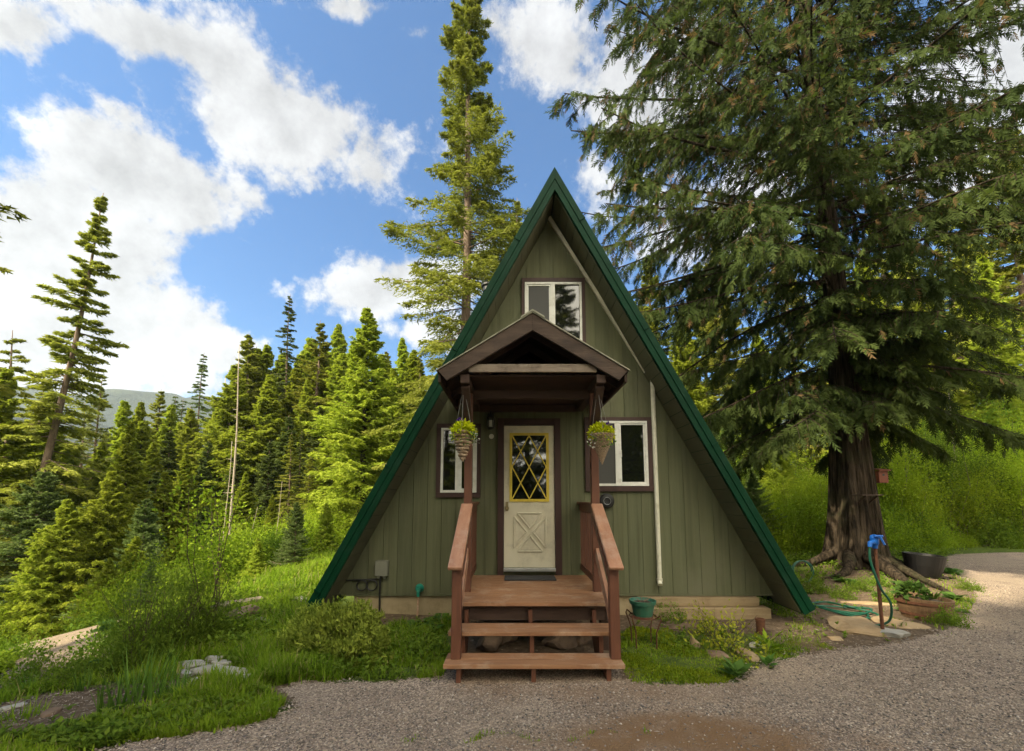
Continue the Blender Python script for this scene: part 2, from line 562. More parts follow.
bm = MB()
for sd in (-1, 1):
    bm.prism(slab(sd, 0.0, TH), Y0 + 0.03, Y1)
    y = Y0 + 0.25
    while y < Y1:                                   # standing ribs down the slope
        bm.prism([(CX + sd * 0.02, AP_OUT - 0.02), slope_pt(sd, EAVE_Z + 0.01, 0.001), slope_pt(sd, EAVE_Z + 0.01, -0.02), (CX + sd * 0.02, AP_OUT + 0.015)], y, y + 0.03)
        y += 0.3
roof = bm.build('roof', 'green_metal', cabin)
bm = MB()
for sd in (-1, 1):
    bm.prism(slab(sd, -0.012, 0.072, EAVE_Z), Y0 - 0.035, Y0 + 0.028)
    bm.prism(slab(sd, 0.074, TH - 0.004, EAVE_Z - 0.005), Y0 - 0.026, Y0 + 0.027)
    bm.prism(slab(sd, TH - 0.022, TH + 0.008, EAVE_Z), Y0 - 0.034, Y0 - 0.0265)
bm.build('fascia', 'green_metal', roof, bevel=0.004)
for k in range(1, 5):                               # lap joints of the metal trim
    for sd in (-1, 1):
        bm = MB()
        zc = AP_OUT - 0.75 - (k - 1) * 1.6 - (0.3 if sd < 0 else 0)
        a, b2, c, d = slope_pt(sd, zc, -0.014), slope_pt(sd, zc - 0.02, -0.014), slope_pt(sd, zc - 0.02, 0.075), slope_pt(sd, zc, 0.075)
        bm.prism([a, b2, c, d], Y0 - 0.048, Y0 - 0.0365)
        bm.build('trim_joint', 'green_metal', roof)
bm = MB()
for sd in (-1, 1):                                  # soffit boards running front to back
    L = (AP_OUT - EAVE_Z) * SN / KS
    s0 = 0.30
    while s0 < L - 0.12:
        s1 = min(s0 + 0.192, L - 0.02)
        z0, z1 = AP_OUT - s0 * KS / SN, AP_OUT - s1 * KS / SN
        bm.prism([slope_pt(sd, z0, TH + 0.001), slope_pt(sd, z1, TH + 0.001), slope_pt(sd, z1, TH + 0.008), slope_pt(sd, z0, TH + 0.008)], Y0 + 0.032, YF + 0.10)
        s0 = s1 + 0.008
bm.build('soffit', 'soffit', roof)


def wall_top(x):
    return AP_IN - 0.03 - abs(x - CX) * KS


bm = MB()
zb = 0.275
bm.prism([(CX, AP_IN - 0.03), (CX - 3.05, zb + 0.005), (CX + 3.05, zb + 0.005)], YF + 0.014, YF + 0.12)
MB().prism([(CX, AP_IN - 0.03), (CX - 3.05, zb + 0.005), (CX + 3.05, zb + 0.005)], Y1 - 0.4, Y1 - 0.3).build('back_wall', 'siding', cabin)
x = CX - 3.04
while x < CX + 3.04:
    x1 = x + 0.198
    mid = []
    if x < CX < x1:
        mid = [(CX, wall_top(CX))]
    pl = [(x, zb), (x1, zb), (x1, max(zb + 0.01, wall_top(x1)))] + mid + [(x, max(zb + 0.01, wall_top(x)))]
    bm.prism(pl, YF, YF + 0.013)
    x += 0.204
bm.box(CX - 3.0, CX + 3.05, YF - 0.006, YF + 0.01, zb - 0.022, zb - 0.002)
wall = bm.build('wall', 'siding', cabin)

bm = MB()
bm.box(-2.22, 3.44, YF + 0.03, Y1 - 0.5, -0.5, 0.2535)
fnd = bm.build('foundation', 'concrete', cabin, bevel=0.01)
bm = MB()
bm.box(1.75, 3.42, YF - 0.07, YF + 0.028, 0.125, 0.245)
bm.box(1.70, 3.52, YF - 0.16, YF + 0.027, -0.2, 0.122)
bm.build('sill_timber', 'timber', cabin, bevel=0.008)

# door ---------------------------------------------------------------
D0, D1, DZ0, DZ1 = -0.115, 0.607, 0.645, 2.66
bm = MB().box(D0, D1, YF - 0.03, YF - 0.002, DZ0, DZ1)
door = bm.build('door', 'door_paint', cabin, bevel=0.003)
bm = MB()
bm.box(-0.205, D0 - 0.004, YF - 0.055, YF - 0.001, 0.545, 2.765)
bm.box(D1 + 0.004, 0.70, YF - 0.055, YF - 0.001, 0.545, 2.765)
bm.box(D0 - 0.0035, D1 + 0.0035, YF - 0.053, YF - 0.001, DZ1 + 0.006, 2.763)
bm.build('door_casing', 'trim_brown', door, bevel=0.003)
bm = MB().box(D0 - 0.003, D1 + 0.003, YF - 0.10, YF - 0.003, 0.60, 0.64)
bm.build('threshold', 'silver', door, bevel=0.004)
gx0, gx1, gz0, gz1 = -0.026, 0.520, 1.572, 2.541
bm = MB().box(gx0, gx1, YF - 0.034, YF - 0.0305, gz0, gz1)
bm.build('pane', 'glass', door)
bm = MB()
b = 0.028
bm.box(gx0 - 0.01, gx1 + 0.01, YF - 0.046, YF - 0.0345, gz1 - b, gz1 + 0.01)
bm.box(gx0 - 0.01, gx1 + 0.01, YF - 0.046, YF - 0.0345, gz0 - 0.01, gz0 + b)
bm.box(gx0 - 0.01, gx0 + b, YF - 0.0465, YF - 0.0345, gz0 + b + 0.001, gz1 - b - 0.001)
bm.box(gx1 - b, gx1 + 0.01, YF - 0.0465, YF - 0.0345, gz0 + b + 0.001, gz1 - b - 0.001)
ax0, ax1, az0, az1 = gx0 + b, gx1 - b, gz0 + b, gz1 - b
xm, zm = (ax0 + ax1) / 2, (az0 + az1) / 2
for i, (p, q) in enumerate([((ax0, az1), (ax1, az0)), ((ax1, az1), (ax0, az0)), ((xm, az1), (ax0, zm)), ((xm, az1), (ax1, zm)), ((ax0, zm), (xm, az0)), ((ax1, zm), (xm, az0))]):
    yy = YF - 0.040 - 0.0007 * i
    bm.beam((p[0], yy, p[1]), (q[0], yy, q[1]), 0.008, 0.017, (0, -1, 0)) if False else bm.beam((p[0], yy, p[1]), (q[0], yy, q[1]), 0.017, 0.009, (0, 1, 0))
bm.build('lattice', 'yellow', door)
bm = MB()
px0, px1, pz0, pz1 = 0.03, 0.475, 0.87, 1.40


def tri_plate(bm, pts, yb):
    c = (sum(p[0] for p in pts) / 3, sum(p[1] for p in pts) / 3)
    q = [(c[0] + (p[0] - c[0]) * 0.66, c[1] + (p[1] - c[1]) * 0.66) for p in pts]
    bm.prism(q, yb - 0.012, yb - 0.0005)
    for k in range(3):
        p0, p1 = pts[k], pts[(k + 1) % 3]
        bm.tube([(p0[0], yb - 0.006, p0[1]), (p1[0], yb - 0.006, p1[1])], 0.0145, 8)


pxm, pzm, g = (px0 + px1) / 2, (pz0 + pz1) / 2, 0.05
for pts in ([(px0 + g, pz1), (pxm, pzm + g), (px1 - g, pz1)], [(px0 + g, pz0), (px1 - g, pz0), (pxm, pzm - g)],
            [(px0, pz0 + g), (pxm - g * 0.9, pzm), (px0, pz1 - g)], [(px1, pz0 + g), (px1, pz1 - g), (pxm + g * 0.9, pzm)]):
    tri_plate(bm, pts, YF - 0.03)
bm.build('moulding', 'door_paint', door)
bm = MB()
bm.box(-0.092, -0.052, YF - 0.037, YF - 0.0305, 1.43, 1.56)
bm.disc_y(-0.072, 1.47, [(0.012, 0.0), (0.012, -0.03), (0.028, -0.04), (0.03, -0.06), (0.02, -0.07)], YF - 0.037, 14)
bm.build('handle', 'brass', door)


# windows --------------------------------------------------------------
def window(cas, fr, mull, screen_side):
    x0, x1, z0, z1 = cas
    a0, a1, c0, c1 = fr
    bm = MB()
    bm.box(x0, x1, YF - 0.04, YF - 0.001, c1 + 0.002, z1)
    bm.box(x0, x1, YF - 0.04, YF - 0.001, z0, c0 - 0.002)
    bm.box(x0, a0 - 0.002, YF - 0.038, YF - 0.001, c0 - 0.0015, c1 + 0.0015)
    bm.box(a1 + 0.002, x1, YF - 0.038, YF - 0.001, c0 - 0.0015, c1 + 0.0015)
    w = bm.build('window', 'trim_brown', cabin, bevel=0.003)
    t = 0.034
    bm = MB()
    bm.box(a0, a1, YF - 0.046, YF - 0.001, c1 - t, c1)
    bm.box(a0, a1, YF - 0.046, YF - 0.001, c0, c0 + t)
    bm.box(a0, a0 + t, YF - 0.045, YF - 0.001, c0 + t + 0.0005, c1 - t - 0.0005)
    bm.box(a1 - t, a1, YF - 0.045, YF - 0.001, c0 + t + 0.0005, c1 - t - 0.0005)
    bm.box(mull - 0.034, mull + 0.034, YF - 0.044, YF - 0.001, c0 + t + 0.0005, c1 - t - 0.0005)
    s0, s1 = (mull + 0.035, a1 - t - 0.001) if screen_side > 0 else (a0 + t + 0.001, mull - 0.035)
    t2 = 0.022                                       # inner sash of the sliding half
    bm.box(s0, s0 + t2, YF - 0.036, YF - 0.001, c0 + t + 0.001, c1 - t - 0.001)
    bm.box(s1 - t2, s1, YF - 0.036, YF - 0.001, c0 + t + 0.001, c1 - t - 0.001)
    bm.box(s0 + t2, s1 - t2, YF - 0.0355, YF - 0.001, c1 - t - 0.024, c1 - t - 0.001)
    bm.box(s0 + t2, s1 - t2, YF - 0.0355, YF - 0.001, c0 + t + 0.001, c0 + t + 0.024)
    f = bm.build('frame', 'white_frame', w, bevel=0.002)
    MB().box(a0 + t, mull - 0.034, YF - 0.018, YF - 0.003, c0 + t, c1 - t).build('pane', 'glass', w)
    MB().box(mull + 0.034, a1 - t, YF - 0.018, YF - 0.003, c0 + t, c1 - t).build('pane', 'glass', w)
    o0, o1 = (a0 + t, mull - 0.036) if screen_side > 0 else (mull + 0.036, a1 - t)
    return w, (s0, s1, c0 + t, c1 - t), (o0, o1)


w1, _, _ = window((-1.09, -0.452, 1.62, 2.69), (-1.024, -0.508, 1.692, 2.624), -0.78, 1)
w2, _, op = window((1.054, 2.026, 1.707, 2.785), (1.125, 1.958, 1.785, 2.727), 1.522, 1)
MB().box(1.16, 1.487, YF - 0.026, YF - 0.022, 1.82, 2.69).build('screen', 'screen', w2)
w3, _, op = window((0.144, 1.10, 3.86, 4.92), (0.192, 1.045, 3.93, 4.848), 0.612, -1)
MB().box(0.25, 0.555, YF - 0.026, YF - 0.022, 3.99, 4.78).build('screen', 'screen', w3)
bm = MB().box(1.478 + 0.08, 1.478 + 0.10, YF - 0.06, YF - 0.046, 2.2, 2.3)
bm.build('latch', 'white_frame', w2)

# conduit along the rake then down the wall
bm = MB()
pA, pB = (0.570, YF - 0.024, 5.90), (1.975, YF - 0.024, 3.46)
bm.beam(pA, pB, 0.05, 0.045, (0, 1, 0))
bm.tube([(2.06, YF - 0.04, 3.36), (2.06, YF - 0.04, 0.50), (2.055, YF - 0.05, 0.46), (2.05, YF - 0.09, 0.42)], [0.032, 0.032, 0.033, 0.034], 12)
bm.tube([(2.06, YF - 0.04, 0.50), (2.06, YF - 0.04, 0.46)], 0.04, 12)
dp = bm.build('downpipe', 'cream_pipe', cabin)
bm = MB().tube([(1.985, YF - 0.04, 3.47), (2.03, YF - 0.05, 3.42), (2.06, YF - 0.04, 3.355)], 0.042, 10)
bm.build('elbow', 'black', dp)

# wall lantern, bell disc, black round vent, meter box, tap
bm = MB()
lx, lz = -0.307, 2.64
bm.box(lx - 0.045, lx + 0.045, YF - 0.02, YF - 0.001, lz + 0.0, lz + 0.2)
bm.box(lx - 0.035, lx + 0.035, YF - 0.09, YF - 0.0205, lz + 0.17, lz + 0.185)
bm.lathe([(0.062, 0), (0.066, 0.02), (0.02, 0.075), (0.008, 0.10), (0.008, 0.13)], (lx, YF - 0.09, lz + 0.10), 10)
bm.lathe([(0.03, -0.02), (0.055, 0.0), (0.055, 0.015)], (lx, YF - 0.09, lz - 0.03), 10)
for k in range(6):
    t = k * math.pi / 3
    bm.tube([(lx + 0.05 * math.cos(t), YF - 0.09 + 0.05 * math.sin(t), lz - 0.015), (lx + 0.056 * math.cos(t), YF - 0.09 + 0.056 * math.sin(t), lz + 0.10)], 0.006, 5)
lamp = bm.build('wall_lamp', 'black', cabin)
MB().lathe([(0.035, 0), (0.04, 0.1)], (lx, YF - 0.09, lz - 0.013), 12).build('lamp_glass', 'frosted', lamp)
MB().disc_y(-0.299, 2.505, [(0.036, 0), (0.036, -0.015), (0.028, -0.025)], YF - 0.001).build('doorbell', 'cream_pipe', cabin)
bm = MB().disc_y(1.346, 1.572, [(0.105, 0), (0.105, -0.06), (0.085, -0.08), (0.06, -0.085), (0.055, -0.075), (0.02, -0.07)], YF - 0.001, 24)
vent = bm.build('wall_vent', 'black', cabin)
bm = MB()
for k in range(40):
    t0, t1 = 2 * math.pi * k / 40, 2 * math.pi * (k + 1) / 40
    bm.tube([(1.346 + 0.05 * math.cos(t0), YF - 0.088, 1.572 + 0.05 * math.sin(t0)), (1.346 + 0.05 * math.cos(t1), YF - 0.088, 1.572 + 0.05 * math.sin(t1))], 0.004, 5, False)
bm.build('ring', 'silver', vent)
bm = MB().box(-1.905, -1.729, YF - 0.09, YF - 0.001, 0.535, 0.745)
bm.disc_y(-1.86, 0.52, [(0.024, 0.0), (0.024, -0.03)], YF - 0.03)
bm.disc_y(-1.78, 0.52, [(0.024, 0.0), (0.024, -0.03)], YF - 0.03)
mbx = bm.build('meter_box', 'grey_box', cabin, bevel=0.008)
bm = MB()
bm.tube([(-1.84, YF - 0.04, 0.53), (-1.84, YF - 0.04, 0.3), (-1.835, YF - 0.04, 0.1), (-1.84, YF - 0.03, -0.1)], 0.014, 8)
for cxx in (-2.09, -1.95):
    pts = [(cxx + 0.07 * math.cos(t * math.pi / 12), YF - 0.03 - 0.0006 * t, 0.405 + 0.07 * math.sin(t * math.pi / 12)) for t in range(0, 49)]
    bm.tube(pts, 0.008, 6)
bm.tube([(-2.5, YF - 0.03, 0.52), (-2.3, YF - 0.03, 0.47), (-2.1, YF - 0.035, 0.48), (-1.92, YF - 0.03, 0.485), (-1.84, YF - 0.035, 0.50)], 0.010, 6)
bm.build('cable', 'black', mbx)
bm = MB().disc_y(-1.289, 0.365, [(0.055, 0), (0.06, -0.03), (0.045, -0.05), (0.03, -0.09), (0.034, -0.12)], YF - 0.001, 18)
bm.tube([(-1.289, YF - 0.09, 0.36), (-1.289, YF - 0.12, 0.33), (-1.289, YF - 0.12, 0.27)], 0.022, 10)
tap = bm.build('outdoor_tap', 'teal', cabin)
MB().tube([(-1.289, YF - 0.11, 0.275), (-1.295, YF - 0.10, 0.1), (-1.30, YF - 0.10, -0.08)], 0.013, 8).build('pipe', 'copper', tap)
# stove pipe on the left slope
bm = MB().tube([(-0.45, 8.0, 4.0), (-0.45, 8.0, 5.62)], 0.085, 14)
ch = bm.build('chimney', 'silver', cabin)
MB().lathe([(0.12, 0.0), (0.12, 0.09), (0.15, 0.10), (0.15, 0.13), (0.05, 0.17)], (-0.45, 8.0, 5.62), 14).build('chimney_cap', 'black', ch)

# porch ----------------------------------------------------------------
ZD = 0.543
bm = MB()
y = 4.56
bm.box(-0.60, 1.06, y, y + 0.185, ZD - 0.038, ZD)
y += 0.192
while y < YF - 0.06:
    y2 = min(y + 0.136, YF - 0.004)
    bm.box(-0.595, 1.055, y, y2, ZD - 0.032, ZD - 0.001)
    y += 0.1425
deck = bm.build('deck', 'deck', cabin, bevel=0.004)
bm = MB()
for xx in (-0.56, 0.22, 1.0):
    bm.box(xx - 0.02, xx + 0.02, 4.62, YF - 0.02, ZD - 0.20, ZD - 0.04)
bm.box(-0.58, 1.02, 4.64, 4.68, ZD - 0.195, ZD - 0.041)
for xx in (-0.53, 0.98):
    bm.box(xx - 0.045, xx + 0.045, 4.70, 4.79, -0.2, ZD - 0.041)
bm.build('joist', 'dark_wood', deck)
for (ya, yb_, z) in ((4.217, 4.52, 0.353), (3.932, 4.225, 0.163)):
    bm = MB()
    bm.box(-0.602, 0.988, ya, ya + (yb_ - ya) / 2 - 0.003, z - 0.038, z)
    bm.box(-0.602, 0.988, ya + (yb_ - ya) / 2 + 0.003, yb_, z - 0.038, z - 0.0005)
    bm.build('stair_tread', 'deck', cabin, bevel=0.005)
for xx in (-0.47, 0.19, 0.85):
    bm = MB()
    pl = [(3.96, -0.1), (3.96, 0.122), (4.27, 0.122), (4.27, 0.312), (4.60, 0.312), (4.60, 0.46), (4.75, 0.46), (4.75, 0.25), (4.32, -0.1)]
    bm.prism_x(pl, xx - 0.02, xx + 0.02)
    bm.build('stringer', 'rail', cabin)

PX = (-0.52, 0.983)
PY = 5.117
for k, xx in enumerate(PX):
    sgn = -1 if k == 0 else 1
    bm = MB().box(xx - 0.045, xx + 0.045, PY - 0.045, PY + 0.045, ZD, 2.87)
    post = bm.build('porch_post', 'rail', cabin, bevel=0.004)
    bm = MB()
    bm.beam((xx, PY - 0.03, 2.45), (xx, PY - 0.42, 2.86), 0.08, 0.09, (1, 0, 0))
    bm.build('knee_brace', 'dark_wood', post, bevel=0.004)
    # stair and deck rails: newel, caps, lower rails and balusters
    nx = xx - sgn * (0.012 if k == 0 else 0.045)
    bm = MB().box(nx - 0.044, nx + 0.044, 4.05, 4.14, 0.164, 0.970)
    rl = bm.build('railing', 'rail', cabin, bevel=0.004)
    bm = MB()
    p, q = (nx + sgn * 0.008, 3.98, 0.970), (xx + sgn * 0.005, 5.06, 1.535)
    bm.beam(p, q, 0.145, 0.038, (1, 0, 0)) if False else bm.beam(p, q, 0.135, 0.038, (0, 0, 1))
    bm.build('handrail', 'railcap', rl, bevel=0.012)
    bm = MB()
    bm.beam((nx, 4.142, 0.45), (xx, PY - 0.046, 0.98), 0.04, 0.14, (0, 0, 1))
    bm.build('lower_rail', 'railcap', rl, bevel=0.004)
    bm = MB()
    bm.beam((nx - sgn * 0.03, 4.142, 0.905), (xx - sgn * 0.03, PY - 0.046, 1.41), 0.035, 0.08, (0, 0, 1))
    bm.build('upper_rail', 'rail', rl, bevel=0.004)
    bm = MB()
    bm.box(xx - 0.055, xx + 0.055, PY + 0.047, YF - 0.003, 1.525, 1.56)
    bm.box(xx - 0.02, xx + 0.02, PY + 0.046, YF - 0.003, 1.43, 1.524)
    bm.build('deck_rail', 'rail', rl, bevel=0.004)
    MB().box(xx - 0.02, xx + 0.02, PY + 0.046, YF - 0.003, 0.615, 0.70).build('bottom_rail', 'rail', rl, bevel=0.004)
    y = PY + 0.12
    while y < YF - 0.06:
        MB().box(xx - 0.019, xx + 0.019, y, y + 0.038, 0.701, 1.429).build('baluster', 'rail', rl)
        y += 0.125

PCX, PYF = 0.228, 4.55
PA, PE, PHW = 3.665, 3.00, 1.055
ks = (PA - PE) / PHW
bm = MB()
for sd in (-1, 1):
    bm.prism([(PCX, PA), (PCX + sd * PHW, PE), (PCX + sd * PHW, PE - 0.012), (PCX, PA - 0.014)], PYF, YF - 0.002)
    bm.prism([(PCX, PA + 0.02), (PCX + sd * 0.13, PA - 0.13 * ks + 0.02), (PCX + sd * 0.13, PA - 0.13 * ks + 0.001), (PCX, PA + 0.001)], PYF - 0.01, YF - 0.004)
    for k in range(9):
        yy = PYF + 0.05 + k * 0.19
        bm.prism([(PCX + sd * 0.14, PA - 0.14 * ks + 0.015), (PCX + sd * PHW, PE + 0.015), (PCX + sd * PHW, PE + 0.001), (PCX + sd * 0.14, PA - 0.14 * ks + 0.001)], yy, yy + 0.025)
proof = bm.build('porch_roof', 'tin', cabin)
bm = MB()
for sd in (-1, 1):
    bm.prism([(PCX, PA - 0.015), (PCX + sd * (PHW - 0.015), PE - 0.004), (PCX + sd * (PHW - 0.115), PE - 0.115), (PCX, PA - 0.215)], PYF + 0.015, PYF + 0.055)
bm.build('barge_board', 'old_wood', proof, bevel=0.004)
bm = MB()
for sd in (-1, 1):
    for yy in (4.95, 5.45, 5.95):
        bm.prism([(PCX, PA - 0.04), (PCX + sd * (PHW - 0.05), PE - 0.01), (PCX + sd * (PHW - 0.05), PE - 0.10), (PCX, PA - 0.14)], yy, yy + 0.04)
    y = PYF + 0.056
    bm.prism([(PCX, PA - 0.016), (PCX + sd * (PHW - 0.01), PE - 0.014), (PCX + sd * (PHW - 0.01), PE - 0.03), (PCX, PA - 0.036)], PYF + 0.056, YF - 0.003)
    bm.beam((PCX + sd * (PHW - 0.03), PYF + 0.06, PE - 0.075), (PCX + sd * (PHW - 0.03), YF - 0.01, PE - 0.075), 0.03, 0.09)
bm.build('rafter', 'dark_wood', proof)
bm = MB()
for xx in PX:
    bm.box(xx - 0.05, xx + 0.05, 4.62, YF - 0.004, 2.872, 2.965)
bm.box(PX[0] + 0.051, PX[1] - 0.051, PY - 0.05, PY + 0.04, 2.80, 2.90)
bm.box(PX[0] + 0.051, PX[1] - 0.051, YF - 0.07, YF - 0.003, 2.86, 2.96)
bm.build('header_beam', 'dark_wood', proof, bevel=0.004)
bm = MB().box(PCX - 0.705, PCX + 0.705, PYF + 0.057, PYF + 0.10, 2.99, 3.08)
bm.build('tie_beam', 'grey_beam', proof, bevel=0.004)
bm = MB().box(PX[0] - 0.1, PX[1] + 0.1, 4.70, YF - 0.004, 2.968, 2.985)  # dark board added under the rafters to deepen the porch shade
bm.build('porch_shade_board', 'dark_wood', proof)

# side lean-to on the far right slope (grey dormer roof edge seen beside the roof)
dm = MB()

# ================================================================== THINGS ROUND THE CABIN
mat_o = MB().box(-0.10, 0.58, 5.74, 6.06, ZD + 0.001, ZD + 0.016).build('doormat', 'mat', None, bevel=0.004, org=(0.24, 5.9, ZD))
tag(mat_o, 'charcoal doormat lying on the deck in front of the cream door', 'doormat')


def plant_blades(P, D, L, W, tint, droop, nseg=3):
    """arching sword-like blades as strips of quads"""
    n = len(P)
    side = unit(np.cross(D, np.array([0, 0, 1.0]) + 0 * D))
    Vs = []
    for k in range(nseg + 1):
        t = k / nseg
        c = P + D * (L * t)[:, None] - np.array([0, 0, 1.0]) * (droop * L * t * t)[:, None]
        w = W * (1 - t ** 1.5) * 0.5 + 0.0004
        Vs += [c - side * w[:, None], c + side * w[:, None]]
    V = np.stack(Vs, 1)
    m = V.shape[1]
    base = (np.arange(n) * m)[:, None]
    Fq = np.concatenate([base + np.array([[2 * k, 2 * k + 1, 2 * k + 3, 2 * k + 2]]) for k in range(nseg)], 0)
    return V.reshape(-1, 3), Fq, np.repeat(tint, m)


def cat_meshes(parts):
    V, Fq, T = [], [], []
    o = 0
    for v, f, t in parts:
        V.append(v)
        Fq.append(f + o)
        T.append(t)
        o += len(v)
    return np.concatenate(V), np.concatenate(Fq), np.concatenate(T)


def ball_leaves(rs, n, c, r, L, W, up=0.4, shell=0.6):
    """leaves over a lumpy half ball"""
    d = unit(rs.normal(size=(n, 3)) + np.array([0, 0, up]))
    rad = (shell + (1 - shell) * rs.random(n)) ** 0.7
    P = np.asarray(c) + d * rad[:, None] * np.asarray(r)
    D = unit(d + rs.normal(size=(n, 3)) * 0.6)
    Nn = unit(rs.normal(size=(n, 3)) * 0.6 + np.array([0, 0, 1.0]))
    return kite_leaves(P, D, Nn, L * (0.6 + 0.8 * rs.random(n)), W * (0.6 + 0.8 * rs.random(n)), rs.random(n) * 0.9)


def basket(x, y, ztop, seed, label, style):
    rs = np.random.RandomState(seed)
    b = thing('hanging_basket', (x, y, ztop), label, 'hanging basket', 'hanging baskets under the porch eaves')
    bm = MB()
    if style == 0:                                  # stacked wicker hoops narrowing to a point
        for k in range(9):
            t = k / 9
            r = 0.108 * (1 - t) ** 0.9 + 0.010
            z = -0.32 * t
            pts = [(x + r * (1 + 0.03 * math.sin(5 * a + k)) * math.cos(a), y + r * math.sin(a), ztop + z + 0.006 * math.sin(3 * a + 2 * k)) for a in [2 * math.pi * i / 20 for i in range(21)]]
            bm.tube(pts, 0.018 if k % 2 else 0.013, 6, False)
        bm.lathe([(0.010, -0.32), (0.05, -0.18), (0.10, -0.01)], (x, y, ztop), 16)
    else:                                           # woven pointed cone, woven over and under
        nz, na = 22, 40
        for i in range(nz):
            t = i / nz
            r = 0.125 * (1 - t) + 0.006
            pts = []
            for j in range(na + 1):
                a = 2 * math.pi * j / na
                rr = r + 0.006 * (1 if (j + i) % 2 else -1) * (1 - t)
                pts.append((x + rr * math.cos(a), y + rr * math.sin(a), ztop - 0.31 * t))
            bm.tube(pts, 0.008, 5, False)
        for j in range(16):
            a = 2 * math.pi * j / 16
            bm.tube([(x + 0.127 * math.cos(a), y + 0.127 * math.sin(a), ztop + 0.005), (x, y, ztop - 0.33)], [0.007, 0.005], 5)
        bm.lathe([(0.005, -0.32), (0.115, -0.005)], (x, y, ztop), 16)
    bm.build('basket', 'wicker', b)
    bm = MB()
    hook = (x + (0.0 if style == 0 else -0.03), y, 2.868)
    for a in (0.5, 2.6, 4.7):
        bm.tube([(x + 0.12 * math.cos(a), y + 0.12 * math.sin(a), ztop), hook], 0.0018, 5)
    bm.tube([hook, (hook[0], hook[1], hook[2] + 0.012)], 0.01, 6)
    bm.build('hanger', 'wire', b)
    V, Fq, T = ball_leaves(rs, 520, (0, 0, 0.01), (0.128, 0.128, 0.10), 0.05, 0.034, 0.7)
    raw_mesh('flowers', V, Fq, 'leaf_lime', T, b)
    tr_ = []
    for k in range(14):
        a_ = rs.random() * 6.28
        l_ = 0.05 + 0.13 * rs.random()
        q_ = np.linspace(0, 1, 8)
        P_ = np.stack([(0.115 + 0.02 * np.sin(q_ * 2)) * math.cos(a_) + 0.012 * rs.normal(size=8), (0.115 + 0.02 * np.sin(q_ * 2)) * math.sin(a_) + 0.012 * rs.normal(size=8), 0.02 - l_ * q_], 1)
        tr_.append(kite_leaves(P_, unit(rs.normal(size=(8, 3)) + np.array([0, 0, -0.6])), unit(rs.normal(size=(8, 3))), np.full(8, 0.036), np.full(8, 0.022), rs.random(8)))
    raw_mesh('trailing_leaves', *cat_meshes(tr_)[:2], 'fern', cat_meshes(tr_)[2], b)
    px = (-0.03, -0.02, 0.11) if style == 0 else (0.05, -0.03, 0.09)
    V, Fq, T = ball_leaves(rs, 40, px, (0.04, 0.04, 0.03), 0.04, 0.04, 0.8)
    raw_mesh('petals', V, Fq, 'purple', T, b)
    tx = 0.15 if style == 0 else -0.13
    parts = []
    for k in range(3):
        P = np.array([[tx + rs.normal() * 0.02, -0.05, 0.0 - 0.018 * i] for i in range(9)]) + rs.normal(size=(9, 3)) * 0.014
        parts.append(kite_leaves(P, unit(rs.normal(size=(9, 3))), unit(rs.normal(size=(9, 3))), np.full(9, 0.025), np.full(9, 0.016), rs.random(9)))
    raw_mesh('trailing_stems', *cat_meshes(parts)[:2], 'white_petal', cat_meshes(parts)[2], b)
    return b


pL = at(463, 433, 4.76)
basket(pL[0], 4.76, pL[2], 3, 'round layered wicker basket of lime flowers hung beside the narrower window', 0)
pR = at(601.5, 435, 4.76)
basket(pR[0], 4.76, pR[2], 4, 'pointed woven cone basket of lime flowers hung beside the white downpipe side window', 1)

# plant stand and pot --------------------------------------------------
sx, sy = 1.43, 4.86
sz = hz(sx, sy)
ztop_st = float(at(643, 616, sy)[2])
st = thing('plant_stand', (sx, sy, sz), 'thin wrought iron plant stand in the grass beside the steps', 'plant stand')
bm = MB()
for k in range(3):
    rr = (0.145, 0.10, 0.05)[k]
    pts = [(sx + rr * math.cos(a), sy + rr * math.sin(a), ztop_st) for a in [2 * math.pi * i / 24 for i in range(25)]]
    bm.tube(pts, 0.006, 6, False)
for k in range(4):
    a = k * math.pi / 4
    bm.tube([(sx - 0.145 * math.cos(a), sy - 0.145 * math.sin(a), ztop_st - 0.005), (sx + 0.145 * math.cos(a), sy + 0.145 * math.sin(a), ztop_st - 0.005)], 0.004, 5)
bm.build('tray', 'rust', st)
for k in range(4):
    a = 0.75 + k * math.pi / 2
    c, s_ = math.cos(a), math.sin(a)
    prof = [(0.145, 0.0), (0.20, 0.035), (0.215, 0.0), (0.19, -0.05), (0.155, -0.14), (0.15, -0.30), (0.165, sz - ztop_st - 0.03)]
    MB().tube([(sx + r * c, sy + r * s_, ztop_st + z) for r, z in prof], 0.007, 6).build('leg', 'rust', st)
pot = thing('flower_pot', (sx, sy, ztop_st), 'green plastic flower pot with dead stems standing on the iron stand', 'flower pot')
bm = MB().lathe([(0.095, 0.006), (0.10, 0.01), (0.125, 0.13), (0.14, 0.132), (0.145, 0.17), (0.135, 0.172), (0.128, 0.15), (0.12, 0.14)], (sx, sy, ztop_st), 28)
bm.build('pot', 'pot_green', pot, smooth=False)
MB().lathe([(0.122, 0.138), (0.08, 0.15), (0.01, 0.155)], (sx, sy, ztop_st), 20).build('soil', 'soil', pot)
bm = MB()
for k in range(16):
    a, l = rnd.random() * 6.28, 0.03 + 0.08 * rnd.random()
    r0 = 0.08 * rnd.random()
    bm.tube([(sx + r0 * math.cos(a), sy + r0 * math.sin(a), ztop_st + 0.145), (sx + (r0 + l * 0.8) * math.cos(a), sy + (r0 + l * 0.8) * math.sin(a), ztop_st + 0.155 + l * 0.35)], [0.004, 0.002], 4)
bm.build('dry_stems', 'rock_brown', pot)

